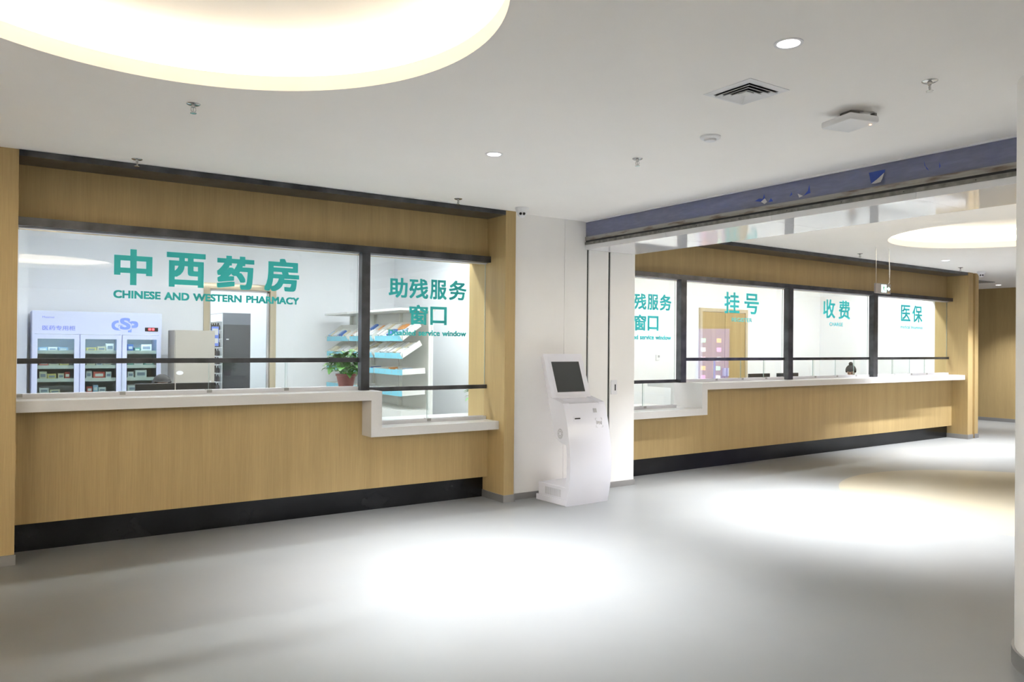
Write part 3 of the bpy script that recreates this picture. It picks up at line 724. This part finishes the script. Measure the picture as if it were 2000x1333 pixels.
# hanging exit sign
ex = thing('exit_sign', 'hanging exit sign with green running man and arrow', 'exit sign', (9.43, 5.51, 2.205), math.radians(1))
with local(ex):
    mk('panel', bx(-.175, .175, -.012, .012, 0, .125, bev=.002), 'signgrey', ex)
    dp = mk('door_pictogram', bx(-.048, .066, -.0145, -.0125, .015, .112), 'green_sign', ex)
    bm = B()
    def q(bm, x, z, w, h_, a):
        r = bmesh.ops.create_cube(bm, size=1); bmesh.ops.scale(bm, vec=(w, .002, h_), verts=r['verts']); bmesh.ops.rotate(bm, verts=r['verts'], matrix=Matrix.Rotation(a, 3, 'Y')); bmesh.ops.translate(bm, vec=(x, -.0152, z), verts=r['verts'])
    q(bm, .002, .098, .016, .016, .78); q(bm, .005, .072, .020, .036, .25); q(bm, -.018, .073, .026, .007, -.5); q(bm, .028, .076, .030, .007, .5); q(bm, .022, .043, .034, .009, .6); q(bm, .040, .030, .008, .026, 0); q(bm, -.010, .040, .009, .034, .6); q(bm, -.027, .026, .022, .008, .1)
    mk('running_man', bm, 'green_dark', dp)
    bm = B(); prism(bm, [(.085, .052), (.120, .052), (.120, .036), (.160, .063), (.120, .090), (.120, .074), (.085, .074)], 'y', -.0145, -.0125); mk('arrow', bm, 'green_sign', ex)
    mk('sticker', bx(.105, .135, -.0145, -.0125, .006, .022), mat('ochre_sticker', (.45, .30, .10)), ex)
    bm = B(); tube(bm, [(-.15, 0, .125), (-.153, 0, H-2.205-.001)], .0028, 6); mk('hanging_chain', bm, 'chrome', ex)
    bm = B(); tube(bm, [(.15, 0, .125), (.155, 0, .17), (.150, 0, .25), (.153, 0, .33), (.150, 0, .42), (.151, 0, H-2.205-.001)], .0028, 6); mk('hanging_chain', bm, 'chrome', ex)
    bm = B(); tube(bm, [(.135, .0, .125), (.162, -.004, .15), (.160, -.004, .22), (.167, -.003, .30), (.158, -.003, .40), (.156, 0, .46)], .004, 6); mk('power_cable', bm, 'white', ex)
# thermostat
XF.append(XR)
th = thing('thermostat', 'small white wall controller with dark display behind the accessible window', 'thermostat', (9.035, 9.0, 1.325))
mk('plate', bx(8.99, 9.08, 8.985, 8.999, 1.28, 1.37, bev=.003), 'white', th); mk('display', bx(9.03, 9.07, 8.983, 8.986, 1.325, 1.36), 'kgrey', th)
XF.pop()
# information screen across the hall (seen mirrored in the register window)
info = thing('information_screen', 'upright lilac information display standing across the hall', 'display', (14.5, 1.0, 0), math.radians(49))
with local(info):
    mk('stand', bx(-.35, .35, -.25, .05, 0, .06, bev=.01), 'black', info); mk('case', bx(-.42, .42, -.10, 0, .06, 2.0, bev=.01), 'black', info)
    mk('display', bx(-.38, .38, 0, .004, .62, 1.94), 'lilac', info)
    cols = [(.3, 1, .7), (.8, .9, 1), (.9, .6, 1), (1, .45, .3), (.9, .3, .8), (.6, .8, 1)]
    for r_ in range(5):
        for c_ in range(2):
            x = -.22+.36*c_; z = 1.66-.22*r_
            mk('icon', bx(x-.05, x+.05, .004, .006, z-.05, z+.05, bev=.0), emis('icon_glow', cols[(r_+c_*3) % 6], 4), info)

# ================================================================== PHARMACY CONTENT
# ---- three door fridge
FX0, FX1, FY, FZ = .445, 1.965, 11.55, 1.895
fr = thing('medicine_fridge', 'pale three door medicine fridge with glass doors and blue logo', 'fridge', (FX0, FY, 0))
bm = bx(FX0, FX0+.03, FY+.03, FY+.65, .1, 1.60); box(bm, FX1-.03, FX1, FY+.03, FY+.65, .1, 1.60); box(bm, FX0, FX1, FY+.6, FY+.65, .1, 1.60); box(bm, FX0, FX1, FY, FY+.65, 1.60, FZ); box(bm, FX0, FX1, FY+.03, FY+.65, 0, .1)
DWS = [(FX0, FX0+.53), (FX0+.535, FX0+1.025), (FX0+1.03, FX1)]
for a, c in DWS[1:]: box(bm, a-.015, a+.01, FY+.03, FY+.60, .1, 1.60)
mk('body', bm, 'fridge', fr)
mk('liner', bx(FX0+.031, FX1-.031, FY+.585, FY+.599, .1, 1.6), 'fin', fr)
for a, c in DWS:
    bm = bx(a+.004, a+.06, FY, FY+.03, .1, 1.592); box(bm, c-.06, c-.004, FY, FY+.03, .1, 1.592); box(bm, a+.06, c-.06, FY, FY+.03, 1.535, 1.592); box(bm, a+.06, c-.06, FY, FY+.03, .1, .17)
    d = mk('door', bm, 'fridge', fr); mk('door_glass', bx(a+.06, c-.06, FY+.01, FY+.016, .17, 1.535), 'fglass', d)
for a, c in DWS: mk('interior_fill_strip', bx(a+.07, c-.07, FY+.04, FY+.055, 1.565, 1.59), 'fridge_fill', fr)  # glowing strips added to brighten the dark fridge inside
mk('characters', text_bm('医药专用柜', FX0+.11, FX0+.48, 1.645, 1.705, FY-.002, .01), 'blueprint', fr)
mk('maker_mark', text_bm('Meamei', FX0+.11, FX0+.24, 1.800, 1.825, FY-.002, .004), 'blueprint', fr)
bm = text_bm('G', FX0+.90, FX0+1.045, 1.655, 1.79, FY-.002, .04); add(bm, text_bm('P', FX0+1.10, FX0+1.225, 1.632, 1.785, FY-.0022, .04)); mk('logo_letters', bm, 'gsp', fr)
mk('logo_outline', text_bm('S', FX0+.985, FX0+1.145, 1.655, 1.838, FY-.0045, .07), 'fridge', fr); mk('logo_letters', text_bm('S', FX0+1.0, FX0+1.13, 1.668, 1.826, FY-.0085, .03), 'gsp', fr)
dsp = mk('control_display', bx(FX0+1.31, FX0+1.475, FY-.006, FY, 1.648, 1.70, bev=.004), 'black', fr)
bm = bx(FX0+1.352, FX0+1.385, FY-.008, FY-.006, 1.662, 1.69); box(bm, FX0+1.398, FX0+1.428, FY-.008, FY-.006, 1.662, 1.69); mk('red_digits', bm, 'red_led', dsp)
# shelves and boxes in the fridge
BOXC = [('white', (.75, .76, .76)), ('cream', (.72, .66, .50)), ('pale blue', (.35, .50, .68)), ('orange', (.75, .35, .12)), ('red', (.6, .08, .06)), ('green', (.12, .40, .34)), ('yellow', (.75, .62, .22)), ('blue', (.08, .18, .50))]
bmats = {n_: mat(n_.replace(' ', '_')+'_carton', c, .5) for n_, c in BOXC}
label_m = mat('carton_print', (.25, .30, .40), .5)
SH = [1.375, 1.18, 1.01, .82, .6]
for di, (a, c) in enumerate(DWS):
    for z in SH:
        bm = bx(a+.02, c-.02, FY+.07, FY+.58, z-.012, z); box(bm, a+.05, c-.05, FY+.055, FY+.07, z-.035, z+.01); mk('shelf', bm, 'tray', fr)
def carton(x, y, z, w, d, h_, col, label, group, rz=0, rx=0):
    t = thing('medicine_carton', label, 'medicine box', (x, y, z), rz, group)
    T = Matrix.Rotation(rx, 4, 'Y')
    with local(t):
        XF.append(XF[-1] @ T)
        bm = bx(0, w, 0, d, 0, h_); mk('carton', bm, bmats[col], t)
        bm = bx(w*.15, w*.85, -.0006, .001, h_*.3, h_*.7); mk('printed_label', bm, label_m if col in ('white', 'cream', 'yellow') else bmats['white'], t)
        XF.pop()
    return t
door_n = ['left', 'middle', 'right']; shelf_n = ['top', 'second', 'third', 'fourth']
for di, (a, c) in enumerate(DWS):
    for si, z in enumerate(SH[:4]):
        x = a+.075+rnd.uniform(0, .03)
        while True:
            w = rnd.uniform(.055, .14); h_ = rnd.uniform(.045, .11)
            if x+w > c-.075: break
            col = rnd.choice(['white', 'white', 'white', 'cream', 'cream', 'cream', 'pale blue', 'yellow', 'red'] if di < 2 else ['white', 'white', 'white', 'pale blue', 'green', 'blue'])
            gl = '%s medicine carton on the %s shelf behind the %s fridge door' % (col, shelf_n[si], door_n[di])
            carton(x, FY+.09+rnd.uniform(0, .05), z+.0005, w, .12, h_, col, gl, gl.replace('carton', 'cartons'))
            x += w+rnd.uniform(.004, .022)
# ---- beige cupboard
cb = thing('steel_cupboard', 'tall beige steel cupboard right of the medicine fridge', 'cupboard', (2.085, 11.3, 0))
with local(cb):
    mk('body', bx(0, .53, 0, .45, 0, 1.67, bev=.004), 'beige', cb)
    l = mk('door', bx(.01, .52, -.018, -.001, .05, 1.655, bev=.003), 'beige', cb); mk('door_handle', bx(.46, .48, -.03, -.018, .85, .97), 'alu', l)
    bm = B(); vs = cyl(bm, (0, 0), .035, .035, 0, .002, 20); bmesh.ops.rotate(bm, verts=vs, matrix=Matrix.Rotation(PI/2, 3, 'X')); bmesh.ops.scale(bm, vec=(1.3, 1, .8), verts=vs); bmesh.ops.translate(bm, vec=(.07, -.018, 1.085), verts=vs); mk('oval_sticker', bm, 'white', l)
# notice on the door pane
nt_ = thing('blue_notice', 'small blue and white notice stuck on the glazed doorway', 'notice', (2.81, 12.365, 1.45))
with local(nt_):
    mk('sheet', bx(-.0, .105, -.006, -.001, .0, .30), 'gsp', nt_); bm = bx(.01, .095, -.008, -.006, .17, .27); box(bm, .01, .095, -.008, -.006, .045, .12); mk('print_area', bm, 'white', nt_)
# ---- dark dispensing cabinet and tray rack in the store room
dc = thing('dispensing_cabinet', 'dark dispensing cabinet with bottle racks on its side, behind the glazed doorway', 'cabinet', (3.13, 13.0, 0))
with local(dc):
    mk('body', bx(0, .44, 0, .85, 0, 1.80), 'machine', dc); mk('header', bx(0, .44, -.002, .85, 1.80, 1.99), 'machine_top', dc)
    mk('door', bx(.015, .425, -.018, -.001, .05, 1.78), 'machine', dc); mk('badge', bx(.05, .09, -.021, -.018, 1.55, 1.57), 'white', dc)
    bm = bx(-.012, -.001, 0, .85, 0, 1.98)
    for i in range(12): box(bm, -.09, -.012, 0, .85, .30+.14*i, .31+.14*i)
    mk('side_rack', bm, 'white', dc)
    for i in range(11):
        for j in range(5):
            bm = B(); c_ = (-.052, .10+.16*j); z = .3105+.14*i; lathe(bm, c_, [(.001, z), (.032, z), (.032, z+.07), (.012, z+.09), (.012, z+.115), (.001, z+.115)], 10); mk('bottle', bm, 'bottle', dc, smooth=True)
# ---- tray shelving along the right side of the pharmacy
TX, TD = 4.50, .50
tilts = [(1.55, .62), (1.315, .55), (1.095, .05), (.815, .05)]
bays = [(9.25, 10.15), (10.17, 11.08), (11.10, 12.02)]
bayn = ['nearest', 'middle', 'farthest']
def tray_bm(w, tilt):
    """tray with its front edge at x=0, going to +x and rising"""
    d = .34; T = Matrix.Rotation(-tilt, 4, 'Y')
    bm = bx(.001, d-.009, .009, w-.009, 0.001, .008); box(bm, 0, d, 0, .008, 0, .075); box(bm, 0, d, w-.008, w, 0, .075); box(bm, d-.008, d-.0005, .0085, w-.0085, 0.001, .074)
    bm.transform(T); f = bx(-.008, 0, 0, w, -.005, .068); bm2 = B()
    for i in range(4): box(bm2, -.0095, -.008, w*(.12+.235*i), w*(.12+.235*i)+.006, .015, .05)
    return bm, f, bm2
for bi, (ya, yb) in enumerate(bays):
    s = thing('tray_shelf', 'white steel shelf bay with sloping blue fronted trays, %s of three' % bayn[bi], 'shelf', (TX, ya, 0), 0, 'pharmacy tray shelf bays')
    w = yb-ya
    with local(s):
        bm = bx(.4405, .47, 0, w, .0, 1.954); mk('back_panel', bm, 'tray', s)
        bm = B()
        for y in (.0, w-.03): box(bm, .40, .439, y+.001, y+.029, .621, 1.954); box(bm, .03, .06, y+.003, y+.03, 0, .029)
        mk('upright', bm, 'tray', s)
        mk('canopy', bx(-.02, .50, 0, w, 1.955, 1.985), 'tray', s)
        mk('base_cabinet', bx(.0, .44, .0, w, .03, .62), 'tray', s)
        for ti, (z, tl) in enumerate(tilts):
            a, f, sl = tray_bm(w-.02, tl)
            for q_ in (a, f, sl): q_.transform(Matrix.Translation((.02, .01, z)))
            tr = mk('tray', a, 'tray', s); mk('tray_front', f, 'blue_tray', tr); mk('label_slot', sl, 'kgrey', tr)
    # cartons
    for ti, (z, tl) in enumerate(tilts):
        rows = 2 if bi < 2 else 1
        for row in range(rows):
            y = ya+.04; ddx = .03+.14*row
            while True:
                w_ = rnd.uniform(.045, .11)
                if y+w_ > yb-.05: break
                if not (ti > 1 and bi > 0 and rnd.random() < .35) and not (ti == 2 and rnd.random() < .55):
                    col = rnd.choice(['white', 'white', 'white', 'white', 'white', 'cream', 'pale blue', 'blue', 'orange'] if ti != 1 else ['white', 'cream', 'white', 'white'])
                    hh = rnd.uniform(.05, .085) if ti < 2 else rnd.uniform(.03, .075)
                    x_ = TX+.02+ddx*math.cos(tl); zz = z+.010+ddx*math.sin(tl)
                    lb = '%s medicine carton in the %s tray of the %s shelf bay' % (col, ['top', 'second', 'third', 'lowest'][ti], bayn[bi])
                    t = thing('medicine_carton', lb, 'medicine box', (x_, y, zz), 0, lb.replace('carton', 'cartons'))
                    with local(t):
                        XF.append(XF[-1] @ Matrix.Rotation(-tl, 4, 'Y'))
                        mk('carton', bx(0, .12, 0, w_, 0, hh), bmats[col], t)
                        bm = bx(-.0006, .001, w_*.2, w_*.8, hh*.3, hh*.7); mk('printed_label', bm, label_m if col in ('white', 'cream', 'yellow') else bmats['white'], t)
                        XF.pop()
                y += w_+rnd.uniform(.004, .03)
# ---- potted pothos on the counter
def plant(loc, label, seed):
    rr = random.Random(seed)
    t = thing('potted_plant', label, 'plant', loc)
    with local(t):
        bm = B(); lathe(bm, (0, 0), [(.001, .001), (.066, .0), (.088, .105), (.096, .108), (.098, .128), (.090, .128), (.084, .11), (.001, .11)], 32); mk('pot', bm, 'pot', t, smooth=True)
        bm = B(); cyl(bm, (0, 0), .084, .084, .108, .116, 24); mk('soil', bm, 'soil', t)
        bm = B(); st = B()
        for i in range(120):
            a = rr.uniform(0, 2*PI); el = rr.uniform(.0, 1.45); R = rr.uniform(.09, .165)
            tip = Vector((R*math.cos(el)*math.cos(a)*1.05, R*math.cos(el)*math.sin(a)*1.05, .165+R*math.sin(el)*1.05))
            if el < .35: tip.z -= rr.uniform(0, .05)
            base = Vector((.04*math.cos(a), .04*math.sin(a), .115))
            mid = base.lerp(tip, .6)+Vector((0, 0, .02)); tube(st, [base, mid, tip], .0016, 5)
            out = Vector((math.cos(a), math.sin(a), rr.uniform(-.5, .7))).normalized()
            side = out.cross(Vector((0, 0, 1))).normalized(); nrm = side.cross(out).normalized()
            L_ = rr.uniform(.065, .11); wd = L_*.46
            prof = [(0, .0, .0), (.12, .75, .004), (.35, 1, .006), (.65, .72, .002), (.85, .36, -.006), (1, 0, -.014)]
            sp_, lf, rg = [], [], []
            for u, ww, dz in prof:
                c_ = tip+out*(u*L_)+nrm*dz*1.4
                sp_.append(bm.verts.new(c_)); lf.append(bm.verts.new(c_+side*wd*ww+nrm*.008*ww)); rg.append(bm.verts.new(c_-side*wd*ww+nrm*.008*ww))
            for j in range(len(prof)-1):
                for q_ in ((sp_[j], sp_[j+1], lf[j+1], lf[j]), (rg[j], rg[j+1], sp_[j+1], sp_[j])): bm.faces.new(q_)
        bmesh.ops.remove_doubles(bm, verts=bm.verts[:], dist=1e-5)
        mk('leaves', bm, 'leaf', t, smooth=True); mk('stems', st, 'leaf', t)
    return t
plant((2.795, 6.93, 1.0905), 'leafy green plant in a red pot on the pharmacy counter', 3)
plant((4.385, 6.97, .7705), 'green plant mostly hidden behind the centre pillar on the low shelf', 5)

# ================================================================== DESKS, MONITORS, STAFF
def desk(x0, x1, y0, y1, label):
    t = thing('desk', label, 'desk', ((x0+x1)/2, y0, 0))
    mk('desktop', bx(x0, x1, y0, y1, .70, .73), 'desk', t)
    for a in (x0+.02, x1-.05): mk('side_panel', bx(a, a+.03, y0+.02, y1-.02, 0, .70), 'desk', t)
def monitor(loc, rz, w, h_, label):
    t = thing('computer_monitor', label, 'monitor', loc, rz)
    with local(t):
        mk('stand', bx(-.10, .10, -.08, .08, 0, .012, bev=.003), 'black', t); mk('neck', bx(-.025, .025, -.028, -.012, .01, .20), 'black', t)
        c = mk('case', bx(-w/2, w/2, -.012, .018, .385-h_, .385, bev=.004), 'black', t); mk('screen', bx(-w/2+.012, w/2-.012, .018, .020, .397-h_, .373), 'screen', c)
desk(.6, 2.3, 7.55, 8.25, 'pale work desk behind the pharmacy counter')
monitor((1.285, 7.85, .7305), math.radians(4), .345, .30, 'back of the left computer monitor behind the pharmacy counter')
monitor((1.64, 7.85, .7305), math.radians(-6), .345, .30, 'back of the right computer monitor behind the pharmacy counter')
desk(8.8, 12.9, 7.24, 7.62, 'long pale work desk behind the registration counter')
monitor((9.45, 7.42, .7305), .05, .50, .30, 'back of the computer monitor behind the register window')
monitor((10.12, 7.42, .7305), .0, .50, .32, 'back of the computer monitor just right of the post, charge window')
def skin_mesh(verts, edges, radii, sub=2):
    me = bpy.data.meshes.new('sk'); me.from_pydata(verts, edges, []); o = bpy.data.objects.new('sk', me); COL.objects.link(o)
    md = o.modifiers.new('s', 'SKIN'); md.use_smooth_shade = True
    for i, r in enumerate(radii): me.skin_vertices[0].data[i].radius = r if isinstance(r, tuple) else (r, r)
    me.skin_vertices[0].data[0].use_root = True
    sb = o.modifiers.new('u', 'SUBSURF'); sb.levels = sub; sb.render_levels = sub
    dg = bpy.context.evaluated_depsgraph_get(); dg.update()
    m2 = bpy.data.meshes.new_from_object(o.evaluated_get(dg)); bm = B(); bm.from_mesh(m2)
    bpy.data.objects.remove(o); bpy.data.meshes.remove(me); bpy.data.meshes.remove(m2); return bm
def person(loc, rz, label, bun, lean, dz, sq):
    """seated, facing -y, pelvis above the seat at z .50"""
    t = thing('person', label, 'person', loc, rz)
    with local(t):
        def wz(z):
            z -= dz*min(1, z/.5)
            return z if z < .46 else .46+(z-.46)*sq
        V, E, R = [], [], []
        def chain(start, pts):
            p = start
            for c, r in pts:
                V.append((c[0], c[1], wz(c[2]))); R.append(r); i = len(V)-1
                if p is not None: E.append((p, i))
                p = i
            return p
        def ln(y, z): return (0, y-lean*(z-.5), z)
        chain(None, [((0, .06, .55), (.15, .11))])
        ch = chain(0, [(ln(.06, .70), (.135, .10)), (ln(.05, .86), (.15, .105)), (ln(.04, .95), (.13, .08))])
        nk = chain(ch, [(ln(.03, 1.02), .050), (ln(.0, 1.075), .048)])
        hd = chain(nk, [((0, ln(-.02, 1.12)[1], 1.125), (.062, .075)), ((0, ln(-.03, 1.18)[1], 1.185), (.072, .088)), ((0, ln(-.03, 1.23)[1], 1.235), (.058, .070))])
        for s in (-1, 1):
            y0 = ln(.04, .95)[1]
            el = (s*.24, y0-.10, .76); wr = (s*.14, y0-.33, .765)
            w_ = chain(ch, [((s*.165, y0+.005, .945), .055), ((s*.215, y0-.02, .87), .047), (el, .040), ((s*.19, y0-.22, .765), .037), (wr, .026), ((s*.13, y0-.385, .765), (.038, .016)), ((s*.128, y0-.42, .764), (.040, .014))])
            for fi, (dx, L_) in enumerate(((-.030, .062), (-.010, .074), (.010, .070), (.029, .054))):
                chain(w_, [((s*.128+dx, y0-.445, .766), .0095), ((s*.128+dx*1.15, y0-.445-L_*.5, .766), .0085), ((s*.128+dx*1.2, y0-.445-L_*.85, .752), .007)])
            chain(w_-1, [((s*.128-s*.040, y0-.40, .762), .011), ((s*.128-s*.058, y0-.425, .757), .010), ((s*.128-s*.064, y0-.45, .752), .008)])
            chain(0, [((s*.10, -.04, .53), .085), ((s*.11, -.24, .53), .075), ((s*.11, -.40, .515), .060), ((s*.11, -.42, .30), .050), ((s*.11, -.41, .10), .036), ((s*.11, -.43, .045), (.038, .035)), ((s*.115, -.54, .035), (.040, .026))])
        mk('body', skin_mesh(V, E, R), 'skin', t, smooth='all')
        hy = ln(-.03, 1.18)[1]
        XF.append(XF[-1] @ Matrix.Translation((0, hy, 1.16+wz(1.18)-1.18)) @ Matrix.Rotation(.12 if not bun else .5, 4, 'X') @ Matrix.Translation((0, -hy, -1.16)))
        # face: nose, eyes, mouth, ears
        bm = B(); prism(bm, [(-.010, 1.150), (.010, 1.150), (0, 1.195)], 'y', hy-.108, hy-.075); mk('nose', bm, 'skin', t)
        bm = B()
        for s in (-1, 1):
            r = bmesh.ops.create_uvsphere(bm, u_segments=10, v_segments=6, radius=.010); bmesh.ops.translate(bm, vec=(s*.028, hy-.080, 1.190), verts=r['verts'])
        mk('eye', bm, 'black', t)
        bm = bx(-.022, .022, hy-.088, hy-.074, 1.122, 1.130); mk('mouth', bm, mat('lips', (.40, .12, .10)), t)
        bm = B()
        for s in (-1, 1):
            r = bmesh.ops.create_uvsphere(bm, u_segments=10, v_segments=8, radius=.026); bmesh.ops.scale(bm, vec=(.35, .7, 1), verts=r['verts']); bmesh.ops.translate(bm, vec=(s*.076, hy+.005, 1.175), verts=r['verts'])
        mk('ear', bm, 'skin', t)
        # hair shell
        bm = B(); r = bmesh.ops.create_uvsphere(bm, u_segments=28, v_segments=18, radius=1)
        for v_ in bm.verts:
            x, y, z = v_.co
            drop = -.35 if y > -.25 else .32
            z2 = max(z, drop) if z < drop else z
            v_.co = Vector((x*.090, hy+.012+y*.112, 1.195+z2*.098))
        mk('hair', bm, 'hair', t, smooth='all')
        if bun:
            bm = B(); r = bmesh.ops.create_icosphere(bm, subdivisions=3, radius=.036); bmesh.ops.translate(bm, vec=(0, hy+.055, 1.302), verts=r['verts'])
            tube(bm, [(0, hy+.05, 1.25), (0, hy+.055, 1.30)], .026, 10); tube(bm, [(0, hy+.07, 1.31), (.01, hy+.11, 1.29), (.0, hy+.14, 1.24)], .014, 8); mk('hair_bun', bm, 'hair', t, smooth='all')
        XF.pop()
        # coat and trousers
        y0 = ln(.04, .95)[1]
        V, E, R = [], [], []
        chain(None, [((0, .06, .56), (.165, .125))]); c2 = chain(0, [(ln(.06, .70), (.15, .115)), (ln(.05, .86), (.163, .12)), (ln(.042, .955), (.135, .088))])
        for s in (-1, 1): chain(c2, [((s*.168, y0+.005, .945), .064), ((s*.217, y0-.02, .87), .056), ((s*.24, y0-.10, .76), .050), ((s*.19, y0-.22, .765), .046), ((s*.15, y0-.30, .766), .040)])
        mk('coat', skin_mesh(V, E, R), 'coat', t, smooth='all')
        V, E, R = [], [], []
        chain(None, [((0, .06, .53), (.16, .11))])
        for s in (-1, 1): chain(0, [((s*.10, -.04, .53), .092), ((s*.11, -.24, .53), .082), ((s*.11, -.40, .515), .068), ((s*.11, -.42, .30), .060), ((s*.11, -.41, .11), .052)])
        mk('trousers', skin_mesh(V, E, R), 'trousers', t, smooth='all')
    return t
def chair(loc, rz, label):
    t = thing('office_chair', label, 'chair', loc, rz)
    with local(t):
        mk('seat', bx(-.24, .24, -.20, .26, .375, .425, bev=.02), 'chair', t); mk('backrest', bx(-.22, .22, .28, .32, .50, .85, bev=.02), 'chair', t)
        mk('back_bracket', bx(-.03, .03, .24, .30, .37, .60), 'black', t); bm = B(); cyl(bm, (0, 0), .028, .028, .08, .38, 12); mk('column', bm, 'black', t)
        bm = B()
        for i in range(5):
            a = 2*PI*i/5; tube(bm, [(0, 0, .09), (.27*math.cos(a), .27*math.sin(a), .06)], .018, 6)
            r = bmesh.ops.create_icosphere(bm, subdivisions=2, radius=.03); bmesh.ops.translate(bm, vec=(.27*math.cos(a), .27*math.sin(a), .03), verts=r['verts'])
        mk('wheel_base', bm, 'black', t)
person((1.47, 8.74, 0), .08, 'seated pharmacist behind the monitors, only dark hair showing above', False, .12, .04, .88)
chair((1.47, 8.76, 0), .08, 'dark office chair under the pharmacist')
XF.append(XR)
person((12.95, 7.97, 0), -1.15, 'seated clerk with dark hair in a high bun behind the charge window', True, .22, .04, .93)
chair((12.97, 7.98, 0), -1.15, 'dark office chair under the clerk')
XF.pop()
